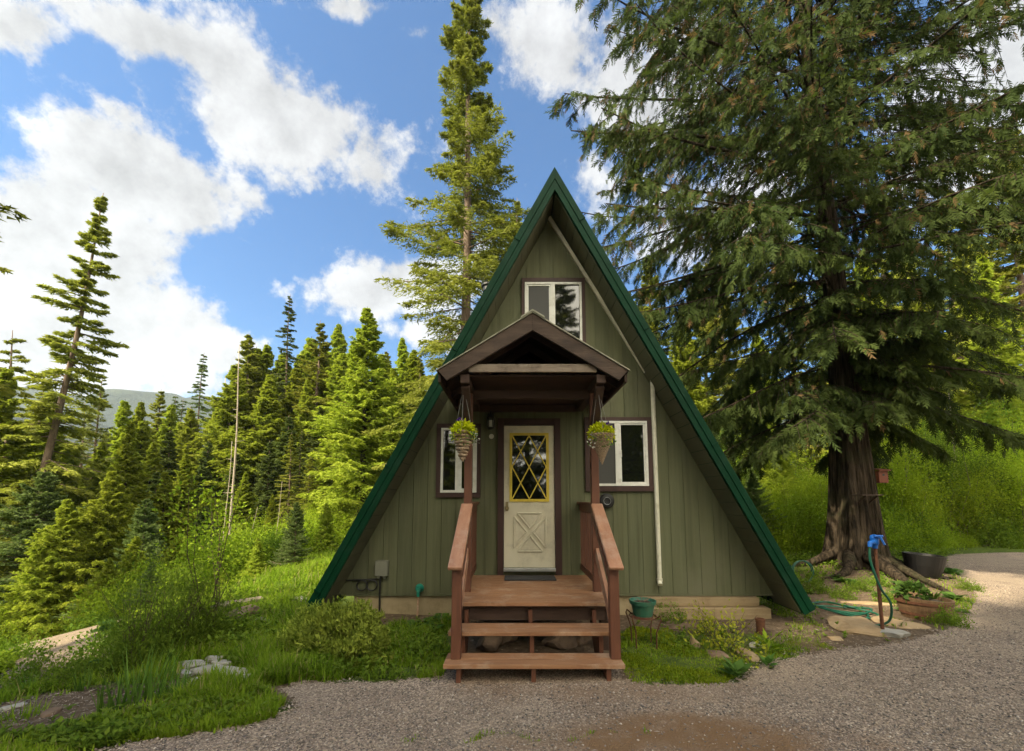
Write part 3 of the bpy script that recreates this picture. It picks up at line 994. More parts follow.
# blue yard hydrant ------------------------------------------------------
hp = gp(883, 634)
hx, hy, hzz = hp
top = float(at(884, 540, hy)[2])
hyd = thing('yard_hydrant', (hx, hy, hzz), 'blue topped yard hydrant on a rusty standpipe beside the stone slab', 'hydrant')
MB().tube([(hx, hy, hzz - 0.1), (hx, hy, top - 0.08)], 0.019, 10).build('standpipe', 'rust', hyd)
bm = MB()
bm.lathe([(0.026, -0.10), (0.030, -0.06), (0.042, -0.04), (0.046, 0.03), (0.038, 0.055), (0.018, 0.065)], (hx, hy, top), 16)
bm.tube([(hx - 0.03, hy - 0.02, top - 0.02), (hx - 0.09, hy - 0.04, top - 0.03), (hx - 0.10, hy - 0.045, top - 0.08)], [0.026, 0.026, 0.022], 10)
head = bm.build('hydrant_head', 'blue', hyd, bevel=0.003)
bm = MB()
bm.beam((hx + 0.02, hy - 0.06, top + 0.05), (hx + 0.045, hy - 0.09, top - 0.05), 0.028, 0.016)
bm.tube([(hx - 0.04, hy - 0.05, top + 0.05), (hx + 0.055, hy - 0.055, top + 0.05)], 0.014, 8)
bm.build('handle', 'blue', head)
# garden hose
def bez(pts, n=12):
    out = []
    P = [Vector(p) for p in pts]
    for i in range(len(P) - 1):
        a, b_, c, d = P[max(i - 1, 0)], P[i], P[i + 1], P[min(i + 2, len(P) - 1)]
        for k in range(n):
            t = k / n
            out.append(0.5 * ((2 * b_) + (c - a) * t + (2 * a - 5 * b_ + 4 * c - d) * t * t + (3 * b_ - a - 3 * c + d) * t ** 3))
    out.append(P[-1])
    return out


def gz(u, v, dz=0.02):
    p = gp(u, v)
    return (p[0], p[1], p[2] + dz)


h0 = (hx - 0.10, hy - 0.045, top - 0.085)
bm = MB()
bm.tube(bez([h0, (hx - 0.11, hy - 0.05, top - 0.25), (hx - 0.03, hy - 0.06, top - 0.55), (hx + 0.10, hy - 0.03, hzz + 0.35), (hx + 0.11, hy + 0.05, hzz + 0.12), (hx - 0.02, hy + 0.25, hzz + 0.03),
             gz(868, 616), gz(850, 614), gz(830, 611), gz(815, 606), gz(800, 602)]), 0.013, 7)
bm.tube(bez([gz(800, 604), gz(818, 608, 0.035), gz(840, 609, 0.03), gz(862, 613, 0.045), gz(878, 617, 0.03), gz(868, 620), gz(845, 616), gz(822, 611, 0.04), gz(806, 606)]), 0.013, 7)
bm.tube(bez([gz(806, 606, 0.03), gz(826, 604, 0.03), gz(850, 611, 0.06), gz(872, 613, 0.05), gz(858, 617, 0.03), gz(830, 613, 0.05)]), 0.013, 7)
hose = bm.build('garden_hose', 'hose', None, org=tuple(gp(840, 612)))
tag(hose, 'green garden hose looped on the ground between roof corner and hydrant', 'garden hose')
bm = MB()
ck = gp(804, 585)
pts = [(ck[0] + 0.2 * math.cos(t / 3) + 0.01 * t / 6, ck[1] + 0.05, ck[2] + 0.24 + 0.2 * math.sin(t / 3)) for t in range(0, 36)]
bm.tube(pts, 0.011, 6)
tag(bm.build('hose_coil', 'hose', None, org=tuple(ck)), 'small coil of green hose standing upright behind the roof corner', 'hose coil')


# half barrel, black tub, birdhouse ---------------------------------------
def tub_mesh(c, r0, r1, h, tilt, n=28, wall=0.03):
    bm = MB()
    bm.lathe([(r0 * 0.9, 0), (r0, 0.0), ((r0 + r1) / 2 * 1.04, h * 0.5), (r1, h), (r1 - wall, h), ((r0 + r1) / 2 - wall, h * 0.5), (r0 - wall, 0.06), (0.01, 0.06)], (0, 0, 0), n)
    m = Matrix.Rotation(tilt, 3, 'Y') @ Matrix.Rotation(tilt * 0.6, 3, 'X')
    bm.v = [tuple(Vector(c) + m @ Vector(p)) for p in bm.v]
    return bm, m


bp = gp(925, 618)
bar = thing('barrel_planter', tuple(bp), 'brown wooden half barrel planter with plants at the gravel edge', 'planter')
bm, _ = tub_mesh(bp, 0.24, 0.30, 0.28, 0.04)
bm.build('staves', 'barrel', bar)
bm = MB()
for r, z in ((0.256, 0.06), (0.295, 0.21)):
    bm.lathe([(r, z), (r + 0.006, z), (r + 0.008, z + 0.035), (r, z + 0.035)], tuple(bp), 28, caps=False)
bm.build('hoop', 'rust', bar)
MB().lathe([(0.265, 0.22), (0.15, 0.25), (0.01, 0.28)], tuple(bp), 20).build('soil', 'soil', bar)
rs = np.random.RandomState(11)
V, Fq, T = ball_leaves(rs, 260, (-0.14, 0, 0.33), (0.17, 0.14, 0.12), 0.07, 0.05, 0.5)
raw_mesh('leaves', V, Fq, 'fern', T, bar)
n = 26
a = rs.random(n) * 6.28
V, Fq, T = plant_blades(np.stack([0.12 + 0.05 * np.cos(a), 0.05 * np.sin(a), 0.26 + 0 * a], 1), unit(np.stack([0.5 * np.cos(a), 0.5 * np.sin(a), 1 + 0 * a], 1)), 0.14 + 0.12 * rs.random(n), np.full(n, 0.022), rs.random(n), 0.4 + 0 * a)
raw_mesh('blades', V, Fq, 'iris', T, bar)

tp = gp(924, 576) + np.array([0, 0, 0.04])
tubo = thing('rubber_tub', tuple(tp), 'black tapered tub standing tilted on the mound beside the cedar', 'tub')
bm, _ = tub_mesh((tp[0], tp[1], tp[2] - 0.02), 0.25, 0.345, 0.42, 0.07)
bm.build('tub', 'tub', tubo)
MB().lathe([(0.28, 0.30), (0.15, 0.32), (0.01, 0.33)], tuple(tp), 20).build('soil', 'soil', tubo)

# pipe stub, timber end by the left path
pp = gp(761, 634)
bm = MB().lathe([(0.05, -0.05), (0.05, 0.15), (0.056, 0.155), (0.056, 0.18), (0.046, 0.18), (0.044, 0.1)], tuple(pp), 14)
tag(bm.build('pipe_stub', 'rust', None, org=tuple(pp)), 'short rusty pipe stub standing in soil before the sill timber', 'pipe stub')


# stones -------------------------------------------------------------------
def stone(name, c, sx_, sy_, sz_, mat, label, seed, cat='stone', group=None, flat=False):
    rs = np.random.RandomState(seed)
    import bmesh
    b = bmesh.new()
    bmesh.ops.create_icosphere(b, subdivisions=3, radius=1)
    off = rs.normal(size=(9, 3))
    off /= np.linalg.norm(off, axis=1)[:, None]
    cut = 0.55 + 0.35 * rs.random(9)
    ang = rs.random() * 3.14
    for v in b.verts:
        p = np.array(v.co)
        for o_, k_ in zip(off, cut):
            d = p @ o_
            if d > k_:
                p = p - o_ * (d - k_)
        p = p * (1 + 0.05 * math.sin(7 * p[0] + seed) + 0.04 * math.sin(9 * p[1] + 2 * seed))
        x_, y_ = p[0] * sx_, p[1] * sy_
        z_ = p[2] * sz_
        if flat:
            z_ = max(min(z_, sz_ * 0.55), -sz_ * 0.6) + sz_ * 0.05 * math.sin(5 * p[0] + 3 * p[1] + seed)
        v.co = (x_ * math.cos(ang) - y_ * math.sin(ang), x_ * math.sin(ang) + y_ * math.cos(ang), z_) if not flat else (x_, y_, z_)
    me = bpy.data.meshes.new(name)
    b.to_mesh(me)
    b.free()
    me.materials.append(M[mat])
    o = bpy.data.objects.new(name, me)
    COL.objects.link(o)
    o.location = c
    if flat:
        o.rotation_euler = (rs.normal() * 0.05, rs.normal() * 0.05, rs.random() * 0.8 - 0.4)
    return tag(o, label, cat, group)


def gstone(u, v, w, d, h, mat, label, seed, flat=False, dz=0.0, group=None, cat='stone', name='stone'):
    p = gp(u, v)
    return stone(name, (p[0], p[1], p[2] + dz), w, d, h, mat, label, seed, cat, group, flat)


gstone(858, 628, 0.36, 0.33, 0.10, 'rock_tan', 'large flat tan slab lying left of the blue hydrant foot', 21, True, 0.02, cat='stone slab', name='stone_slab')
gstone(898, 624, 0.34, 0.24, 0.06, 'rock_tan', 'flat tan slab lying behind the grey slab right of the hydrant', 22, True, 0.01, cat='stone slab', name='stone_slab')
gstone(893, 635, 0.24, 0.14, 0.06, 'rock_grey', 'small flat grey slab lying just right of the hydrant foot', 23, True, 0.02, cat='stone slab', name='stone_slab')
gstone(745, 656, 0.17, 0.1, 0.07, 'rock_tan', 'low tan stone at the lawn corner nearest the gravel', 24, cat='stone')
gstone(720, 657, 0.16, 0.09, 0.06, 'rock_brown', 'low brown stone in the grass beside the yellow leaved shrub', 25)
gstone(694, 646, 0.06, 0.05, 0.13, 'rock_tan', 'upright tan stone standing in the moss behind the plant stand', 26)
gstone(687, 628, 0.28, 0.07, 0.07, 'rock_brown', 'long brown stone lying along the foundation right of the stand', 27)
gstone(757, 646, 0.12, 0.08, 0.04, 'rock_grey', 'small grey stone below the rusty pipe stub', 28)
gstone(836, 639, 0.10, 0.07, 0.04, 'rock_tan', 'little tan stone in the grass before the large slab', 29)
gstone(930, 597, 0.30, 0.05, 0.035, 'rock_grey', 'pale stick-like stone lying between tub and half barrel', 30)
gstone(868, 604, 0.42, 0.09, 0.045, 'rock_tan', 'long flat stone in the root soil behind the hydrant', 31, True)
gstone(488, 647, 0.20, 0.16, 0.12, 'rock_brown', 'rounded brown stone in the dark under the left half of stairs', 32, dz=0.05)
gstone(505, 642, 0.16, 0.14, 0.13, 'rock_brown', 'brown stone under the stairs close to the middle stringer', 33, dz=0.05)
gstone(560, 646, 0.20, 0.14, 0.10, 'rock_brown', 'dark brown rubble stone under the right half of stairs', 34, dz=0.04)
gstone(585, 642, 0.16, 0.15, 0.12, 'rock_brown', 'angular brown stone under the stairs near the right newel', 35, dz=0.04)
for k, (u, v, w, d) in enumerate([(190, 667, 0.26, 0.12), (208, 671, 0.17, 0.10), (228, 675, 0.19, 0.12), (203, 682, 0.16, 0.07), (222, 665, 0.12, 0.07), (246, 681, 0.16, 0.08), (184, 676, 0.13, 0.08), (214, 660, 0.15, 0.06)]):
    lab = ['widest pale flagstone at the top of the little stone path', 'pale flagstone in the middle of the little stone path', 'broad pale flagstone on the house side of the stone path', 'narrow pale flagstone at the grassy lower edge of the path',
           'small pale flagstone behind the broad flagstone', 'flagstone at the end of the path nearest the bare soil', 'small flagstone on the iris side of the stone path', 'thin flagstone farthest up the stone path'][k]
    gstone(u, v, w, d, 0.05, 'rock_grey', lab, 40 + k, True, 0.012, 'flagstones of the little path', 'flagstone', 'flagstone')
gstone(243, 620, 0.30, 0.16, 0.14, 'rock_brown', 'brown earthy boulder beside the cut timber on the slope', 51, dz=0.06, cat='boulder', name='boulder')
gstone(262, 625, 0.12, 0.08, 0.07, 'rock_grey', 'small grey stone right of the earthy boulder', 52, dz=0.04)
gstone(300, 603, 0.22, 0.10, 0.07, 'rock_grey', 'pale stone half hidden in grass behind the rounded bush', 53, dz=0.04)
gstone(50, 714, 0.09, 0.06, 0.035, 'rock_brown', 'brown stone lying on the bare soil among iris blades', 54)
gstone(14, 707, 0.10, 0.06, 0.03, 'rock_grey', 'flat grey stone on the bare soil at the photo edge', 55)
gstone(182, 690, 0.05, 0.05, 0.03, 'rock_tan', 'little tan stone beside the iris clump and path', 56)
cp = gp(226, 617)
bm = MB()
bm.beam((cp[0] - 0.22, cp[1], cp[2] + 0.09), (cp[0] + 0.26, cp[1] + 0.45, cp[2] + 0.10), 0.2, 0.17)
bm.v = [tuple(np.array(p) + np.random.RandomState(i).normal(size=3) * 0.008) for i, p in enumerate(bm.v)]
tag(bm.build('timber_block', 'grey_beam', None, bevel=0.015, org=tuple(cp)), 'old grey cut timber lying in the grassy slope', 'timber')

HAZE = 0.00018
# ================================================================== VEGETATION: prototypes
def conifer(name, seed, H, Rm, cb, nmat, bmat, whorl=0.45, nb=6, droop=0.25, tipup=0.1, p_lo=-0.15, p_hi=0.7, K=20, Mn=5, leaf=(0.24, 0.07),
            hang=0.2, r0=0.2, tl=0.42, power=0.85, gap=0.1, dead=0.0, irregular=0.3, low=0.5):
    rs = np.random.RandomState(seed)
    K = int(K * 1.8)
    Rm *= 1.18
    leaf = (leaf[0] * 0.80, leaf[1] * 0.92)
    whorl *= 0.72
    zs = []
    z = cb * H
    while z < H * 0.985:
        t = (z / H - cb) / (1 - cb)
        for _ in range(max(3, int(round(nb * (1 - 0.4 * t) + rs.normal() * 0.7)))):
            if rs.random() > gap:
                zs.append(z + rs.normal() * whorl * 0.25)
        z += whorl * (1 - 0.45 * t) * (0.8 + 0.4 * rs.random())
    zs = np.clip(np.array(zs), 0.02, H * 0.99)
    nB = len(zs)
    t = np.clip((zs / H - cb) / (1 - cb), 0, 1)
    az = rs.random(nB) * 2 * np.pi
    L = Rm * np.minimum(1, low + t * 3.2) * (1 - t) ** power * (1 - irregular + 2 * irregular * rs.random(nB)) + 0.10 * (1 - 0.8 * t)
    lop = 1 + 0.25 * np.sin(az * 2 + zs * 0.7 + seed)          # uneven outline
    L = L * lop
    pitch = p_lo + (p_hi - p_lo) * t ** 1.3 + rs.normal(size=nB) * 0.08
    bend = np.array([np.sin(zs * 0.35 + seed), np.cos(zs * 0.29 + 2 * seed)]).T * 0.012 * H * t[:, None] * 0.5
    base = np.stack([bend[:, 0], bend[:, 1], zs], 1)
    dh = np.stack([np.cos(az), np.sin(az), 0 * az], 1)

    def curve(i, s):
        Ls = L[i] * s
        p = base[i] + dh[i] * (Ls * np.cos(pitch[i]))[:, None]
        p = p + np.array([0, 0, 1.0]) * (Ls * np.sin(pitch[i]) - droop * L[i] * s ** 2 + tipup * L[i] * s ** 3)[:, None]
        return p
    # trunk with its limbs
    bm = MB()
    n = 14
    pts = [(0.006 * H * math.sin(k / n * H * 0.35 + seed) * k / n, 0.006 * H * math.cos(k / n * H * 0.29 + 2 * seed) * k / n, H * k / n) for k in range(n + 1)]
    rad = [r0 * (1.35 if k == 0 else 1) * (1 - k / n) ** 0.9 + 0.012 for k in range(n + 1)]
    pts[0] = (pts[0][0], pts[0][1], -0.6)
    bm.tube(pts, rad, 8)
    order = rs.permutation(nB)[: min(nB, 170)]
    for i in order:
        ii = np.array([i] * 4)
        c = curve(ii, np.array([0, 0.35, 0.7, 0.97]))
        rr = 0.012 + 0.012 * L[i]
        bm.tube([tuple(q) for q in c], [rr, rr * 0.7, rr * 0.45, 0.006], 3, False)
    if dead:                                                    # bare dead limbs under the crown
        for k in range(int(dead)):
            zz = H * cb * (0.25 + 0.8 * rs.random())
            a = rs.random() * 6.28
            l = 0.5 + rs.random() * Rm * 0.7
            bm.tube([(0, 0, zz), (l * 0.6 * math.cos(a), l * 0.6 * math.sin(a), zz + 0.05 * l), (l * math.cos(a), l * math.sin(a), zz - 0.15 * l)], [0.025, 0.016, 0.006], 3, False)
    tr = bm.build('trunk', bmat, None, smooth=True)
    # foliage
    i = np.repeat(np.arange(nB), K)
    s = (0.10 + 0.90 * rs.random(nB * K) ** 0.75)
    s[::K] = 0.985
    p = curve(i, s)
    tang = unit(curve(i, np.minimum(s + 0.03, 1.03)) - p)
    perp = np.stack([-dh[i][:, 1], dh[i][:, 0], 0 * s], 1)
    side = np.where(rs.random(len(s)) < 0.5, -1, 1)
    ang = (0.5 + 0.6 * rs.random(len(s))) * side
    ang[::K] = 0
    td = unit(tang * np.cos(ang)[:, None] + perp * np.sin(ang)[:, None] + np.array([0, 0, -1.0]) * (hang * (0.4 + 1.2 * rs.random(len(s))))[:, None])
    lt = tl * L[i] * (1.08 - s) * (0.6 + 0.7 * rs.random(len(s))) + (0.10 + 0.02 * H / 10) * (1 - 0.75 * t[i])
    br_t = rs.random(nB)
    tw_t = 0.55 * br_t[i] + 0.45 * rs.random(len(s))
    tw_t = 0.25 * tw_t + 0.75 * (0.3 * tw_t + 0.7 * s * (0.5 + 0.5 * tw_t))   # young tips are paler
    j = np.tile((np.arange(Mn) + 0.3) / Mn, len(s))
    i2 = np.repeat(np.arange(len(s)), Mn)
    P = p[i2] + td[i2] * (lt[i2] * j)[:, None] + rs.normal(size=(len(i2), 3)) * 0.02
    sd = np.where(np.arange(len(i2)) % 2 == 0, 1, -1)
    tp_ = unit(np.cross(td[i2], np.array([0, 0, 1.0])))
    D = unit(td[i2] + tp_ * (sd * 0.75)[:, None] + rs.normal(size=(len(i2), 3)) * 0.28)
    ln = leaf[0] * (0.7 + 0.6 * rs.random(len(i2))) * np.minimum(1, 0.45 + lt[i2] * 1.4)
    wd = leaf[1] * (0.7 + 0.6 * rs.random(len(i2)))
    V, Fq, T = tri_leaves(P, D, ln, wd, rs, np.clip(tw_t[i2] + rs.normal(size=len(i2)) * 0.08, 0, 0.92))
    cr = raw_mesh('crown', V, Fq, nmat, T)
    md = (tr.data, cr.data, H)
    bpy.data.objects.remove(tr)
    bpy.data.objects.remove(cr)
    return md


def place(md, name, x, y, h, label, cat='tree', group=None, rot=None, lean=(0, 0), wide=1.0, crown_name='crown', trunk_name='trunk', dz=-0.05):
    z = hz(x, y) + dz
    o = thing(name, (x, y, z), label, cat, group)
    sc = h / md[2]
    o.scale = (sc * wide, sc * wide, sc)
    o.rotation_euler = (lean[1], lean[0], rnd.random() * 6.28 if rot is None else rot)
    o.rotation_mode = 'ZYX' if False else 'XYZ'
    for nm, me in ((trunk_name, md[0]), (crown_name, md[1])):
        if me is None:
            continue
        c = bpy.data.objects.new(nm, me)
        COL.objects.link(c)
        c.parent = o
    return o


def tree_px(md, name, u, Y, vtop, label, utop=None, **kw):
    """stand a tree at distance Y in the direction of column u, tall enough to reach row vtop"""
    x = (u - 512) / F_PX * Y * 1.0
    zb = hz(x, Y)
    top = at(u if utop is None else utop, vtop, Y)
    h = top[2] - zb
    lean = (math.atan2(top[0] - x, h), 0) if utop is not None else (0, 0)
    return place(md, name, x, Y, h, label, lean=lean, rot=kw.pop('rot', None if utop is None else 0.6), **kw)


P_FIR = conifer('fir', 1, 20, 2.7, 0.10, 'needle_fir', 'bark_fir', 0.50, 6, 0.22, 0.12, -0.2, 0.6, 20, 5, (0.30, 0.085), 0.15, 0.24, gap=0.12)
P_FIR2 = conifer('fir', 2, 20, 2.4, 0.16, 'needle_fir', 'bark_fir', 0.55, 5, 0.30, 0.16, -0.25, 0.6, 20, 5, (0.30, 0.085), 0.2, 0.22, gap=0.2, dead=20)
P_GOLD = conifer('fir', 3, 26, 3.0, 0.12, 'needle_gold', 'bark_fir', 0.52, 6, 0.20, 0.16, -0.32, 0.6, 30, 7, (0.21, 0.058), 0.28, 0.26, gap=0.10, irregular=0.32, dead=12, power=1.05)
P_LEAN = conifer('fir', 4, 19, 1.75, 0.06, 'needle_fir', 'bark_fir', 0.50, 5, 0.18, 0.10, -0.36, 0.45, 24, 6, (0.27, 0.075), 0.3, 0.18, gap=0.24, irregular=0.45, dead=26, low=0.75)
P_CED = conifer('cedar', 5, 18, 2.9, 0.04, 'frond_bright', 'bark_cedar', 0.36, 7, 0.40, 0.22, 0.05, 0.8, 20, 6, (0.30, 0.095), 0.75, 0.22, gap=0.06, irregular=0.35, low=0.8)
P_CED2 = conifer('cedar', 6, 18, 2.3, 0.06, 'frond_bright', 'bark_cedar', 0.40, 7, 0.36, 0.22, 0.0, 0.8, 20, 6, (0.30, 0.095), 0.65, 0.20, gap=0.1, irregular=0.35, low=0.8)
P_SPIKE = conifer('spruce', 7, 22, 1.25, 0.12, 'needle_dark', 'bark_fir', 0.48, 5, 0.30, 0.12, -0.35, 0.2, 14, 4, (0.26, 0.075), 0.2, 0.17, gap=0.18, irregular=0.5, power=0.6, dead=20)
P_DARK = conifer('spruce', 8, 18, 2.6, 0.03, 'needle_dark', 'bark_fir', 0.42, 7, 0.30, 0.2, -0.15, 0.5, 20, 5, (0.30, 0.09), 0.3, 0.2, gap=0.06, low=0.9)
P_YOUNG = conifer('young fir', 9, 7, 1.9, 0.02, 'needle_blue', 'bark_fir', 0.26, 7, 0.14, 0.16, 0.05, 0.7, 20, 6, (0.18, 0.055), 0.1, 0.09, gap=0.04, low=0.95)
P_YCED = conifer('young cedar', 10, 7, 1.8, 0.02, 'frond_bright', 'bark_cedar', 0.22, 7, 0.32, 0.2, 0.1, 0.8, 20, 6, (0.19, 0.06), 0.7, 0.09, gap=0.04, low=0.95)
P_PALE = conifer('larch', 11, 16, 1.7, 0.15, 'needle_pale', 'bark_fir', 0.5, 5, 0.12, 0.12, -0.05, 0.6, 18, 5, (0.20, 0.055), 0.25, 0.16, gap=0.22, irregular=0.5, dead=14)
P_HALFDEAD = conifer('fir', 12, 14, 2.0, 0.35, 'needle_fir', 'bark_fir', 0.6, 4, 0.12, 0.05, -0.3, 0.2, 14, 5, (0.24, 0.07), 0.25, 0.17, gap=0.35, irregular=0.6, dead=40, low=0.9)


def snag(seed, H=14):
    rs = np.random.RandomState(seed)
    bm = MB()
    n = 8
    pts = [(0.05 * math.sin(k + seed), 0.05 * math.cos(k * 1.3), H * k / n - (0.5 if k == 0 else 0)) for k in range(n + 1)]
    bm.tube(pts, [0.085 * (1 - 0.75 * k / n) for k in range(n + 1)], 7)
    for k in range(16):
        z = H * (0.2 + 0.75 * rs.random())
        a = rs.random() * 6.28
        l = 0.15 + 0.5 * rs.random()
        bm.tube([(0, 0, z), (l * math.cos(a), l * math.sin(a), z + 0.1 * l)], [0.02, 0.006], 3, False)
    o = bm.build('trunk', 'bark_pale', None, smooth=True)
    me = o.data
    bpy.data.objects.remove(o)
    return (me, None, H)


P_SNAG = snag(3)
P_SNAG2 = snag(8)


def shrub(seed, h, r, nst, ncl, per, L, W, mat, smat='stem', spread=0.16, shell=0.5, tall=False):
    rs = np.random.RandomState(seed)
    bm = MB()
    tips = []
    for k in range(nst):
        a = rs.random() * 6.28
        rr = r * (0.3 + 0.7 * rs.random())
        e = np.array([rr * math.cos(a), rr * math.sin(a), h * (0.55 + 0.4 * rs.random())])
        b0 = np.array([0.12 * r * rs.normal(), 0.12 * r * rs.normal(), -0.15])
        mid = (b0 + e) / 2 + np.array([0, 0, 0.12 * h]) + rs.normal(size=3) * 0.06 * h
        w = 0.0025 + 0.0025 * h
        bm.tube([tuple(b0), tuple(mid), tuple(e)], [w, w * 0.7, w * 0.3], 4, False)
    st_o = bm.build('stems', smat, None)
    d = unit(rs.normal(size=(ncl, 3)))
    d[:, 2] = np.abs(d[:, 2]) if not tall else d[:, 2]
    q = (shell + (1 - shell) * rs.random(ncl))
    lump = 1 + 0.22 * np.sin(3 * np.arctan2(d[:, 1], d[:, 0]) + seed) + 0.12 * np.sin(5 * d[:, 2] * 3 + seed)
    if tall:
        C = d * (q * lump)[:, None] * np.array([r, r, h * 0.48]) + np.array([0, 0, h * 0.52])
    else:
        C = d * (q * lump)[:, None] * np.array([r, r, h])
    i = np.repeat(np.arange(ncl), per)
    P = C[i] + rs.normal(size=(len(i), 3)) * spread
    P[:, 2] = np.maximum(P[:, 2], 0.03)
    out = unit(d[i] * 0.7 + np.array([0, 0, 0.4]) + rs.normal(size=(len(i), 3)) * 0.7)
    Nn = unit(rs.normal(size=(len(i), 3)) * 0.55 + np.array([0, 0, 1.0]) + d[i] * 0.35)
    ct = rs.random(ncl)
    T = np.clip(0.6 * ct[i] + 0.4 * rs.random(len(i)), 0, 1)
    V, Fq, T = kite_leaves(P, out, Nn, L * (0.6 + 0.8 * rs.random(len(i))), W * (0.6 + 0.8 * rs.random(len(i))), T)
    lf = raw_mesh('foliage', V, Fq, mat, T)
    md = (st_o.data, lf.data, h)
    bpy.data.objects.remove(st_o)
    bpy.data.objects.remove(lf)
    return md


S_BRIGHT = shrub(1, 1.6, 1.3, 9, 260, 22, 0.085, 0.055, 'leaf_bright')
S_BRIGHT2 = shrub(2, 1.2, 1.4, 9, 240, 22, 0.08, 0.05, 'leaf_bright')
S_MID = shrub(3, 2.0, 1.4, 10, 300, 22, 0.09, 0.055, 'leaf_mid')
S_TALL = shrub(4, 5.0, 1.6, 10, 520, 34, 0.075, 0.048, 'leaf_mid', 'bark_fir', 0.24, 0.25, True)
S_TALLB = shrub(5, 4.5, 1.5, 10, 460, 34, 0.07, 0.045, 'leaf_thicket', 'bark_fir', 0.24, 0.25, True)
S_THICK = shrub(21, 1.5, 1.25, 12, 320, 26, 0.06, 0.04, 'leaf_bright', spread=0.14, shell=0.4)
S_LOW = shrub(6, 0.5, 0.7, 7, 120, 16, 0.06, 0.04, 'leaf_mid', spread=0.08)
S_OLIVE = shrub(7, 0.78, 0.95, 14, 340, 46, 0.080, 0.034, 'leaf_olive', spread=0.050, shell=0.74)
S_WILLOW = shrub(8, 1.15, 0.55, 34, 300, 20, 0.062, 0.018, 'leaf_mid', spread=0.08, shell=0.15)
S_YELLOW = shrub(9, 0.48, 0.40, 9, 45, 7, 0.045, 0.026, 'leaf_yellow', spread=0.05, shell=0.3)
S_SAPL = shrub(10, 2.6, 0.6, 5, 90, 9, 0.065, 0.04, 'leaf_bright', 'stem', 0.15, 0.2, True)


def fernlike(seed, n=16, L=0.4, mat='fern'):
    rs = np.random.RandomState(seed)
    parts = []
    for k in range(n):
        a = rs.random() * 6.28
        l = L * (0.6 + 0.6 * rs.random())
        el = 0.5 + 0.6 * rs.random()
        t = np.linspace(0.08, 1, 14)
        dx = np.array([math.cos(a), math.sin(a), 0])
        c = dx * (l * np.cos(el) * t)[:, None] + np.array([0, 0, 1.0]) * (l * math.sin(el) * t - 0.5 * l * t ** 2)[:, None]
        tan = unit(np.gradient(c, axis=0))
        pr = unit(np.cross(tan, np.array([0, 0, 1.0])))
        for s_ in (-1, 1):
            D = unit(pr * s_ + tan * 0.5)
            ln = l * 0.28 * np.sin(np.pi * np.clip(t * 0.9 + 0.1, 0, 1)) + 0.01
            parts.append(kite_leaves(c, D, unit(np.cross(D, tan) * s_ + 0.001), ln, ln * 0.35, np.full(14, rs.random())))
    V, Fq, T = cat_meshes(parts)
    o = raw_mesh('fronds', V, Fq, mat, T)
    me = o.data
    bpy.data.objects.remove(o)
    return (None, me, L)


def blades_clump(seed, n, h, spread, w, mat, droop=0.35):
    rs = np.random.RandomState(seed)
    a = rs.random(n) * 6.28
    rr = spread * np.sqrt(rs.random(n))
    P = np.stack([rr * np.cos(a), rr * np.sin(a), -0.02 + 0 * a], 1)
    b = rs.random(n) * 6.28
    D = unit(np.stack([0.3 * np.cos(b), 0.3 * np.sin(b), 1 + 0 * b], 1) + 0.6 * P)
    V, Fq, T = plant_blades(P, D, h * (0.5 + 0.6 * rs.random(n)), w * (0.7 + 0.5 * rs.random(n)), rs.random(n), droop * (0.2 + rs.random(n)), 4)
    o = raw_mesh('blades', V, Fq, mat, T)
    me = o.data
    bpy.data.objects.remove(o)
    return (None, me, h)


F_FERN = fernlike(1)
F_FERN2 = fernlike(2, 22, 0.5)
B_IRIS = blades_clump(1, 46, 0.60, 0.13, 0.015, 'iris', 0.25)
B_IRIS2 = blades_clump(2, 26, 0.50, 0.09, 0.013, 'iris', 0.3)
B_TUFT = blades_clump(3, 90, 0.30, 0.16, 0.010, 'grass', 0.6)


def broadleaf(seed, n, L, W, mat, h=0.2):
    rs = np.random.RandomState(seed)
    a = rs.random(n) * 6.28
    el = 0.25 + 0.6 * rs.random(n)
    P = np.stack([0.02 * np.cos(a), 0.02 * np.sin(a), h * (0.1 + 0.6 * rs.random(n))], 1)
    D = unit(np.stack([np.cos(a) * np.cos(el), np.sin(a) * np.cos(el), np.sin(el)], 1))
    Nn = unit(np.array([0, 0, 1.0]) - D * D[:, 2:3])
    V, Fq, T = kite_leaves(P, D, Nn, L * (0.6 + 0.6 * rs.random(n)), W * (0.7 + 0.5 * rs.random(n)), rs.random(n))
    o = raw_mesh('leaves', V, Fq, mat, T)
    me = o.data
    bpy.data.objects.remove(o)
    return (None, me, h)


B_BROAD = broadleaf(1, 16, 0.22, 0.12, 'fern')
B_ROSETTE = broadleaf(2, 26, 0.20, 0.035, 'grass')

# ================================================================== TREES IN VIEW
# left side, each with its own look
tree_px(P_LEAN, 'fir_tree', 25, 18, 178, 'tall leaning fir with ragged open branches at the left', utop=95)
tree_px(P_FIR2, 'fir_tree', -208, 9.5, -160, 'fir whose branch tips reach in at the upper left edge')
tree_px(P_HALFDEAD, 'fir_tree', 10, 22, 332, 'half dead fir with bare grey limbs left of the leaning fir', utop=20)
tree_px(P_PALE, 'larch_tree', 93, 23, 374, 'thin pale green tree just right of the leaning fir')
tree_px(P_FIR, 'fir_tree', 152, 34, 388, 'dull green fir rising before the far hill')
tree_px(P_CED2, 'cedar_tree', 127, 21, 418, 'yellow green cedar between pale thin tree and dark young fir')
tree_px(P_SPIKE, 'spruce_tree', 195, 42, 352, 'narrow grey green spruce with thin top left of the bright stand')
tree_px(P_FIR, 'fir_tree', 240, 32, 333, 'sunlit fir at the left end of the bright stand', wide=1.25)
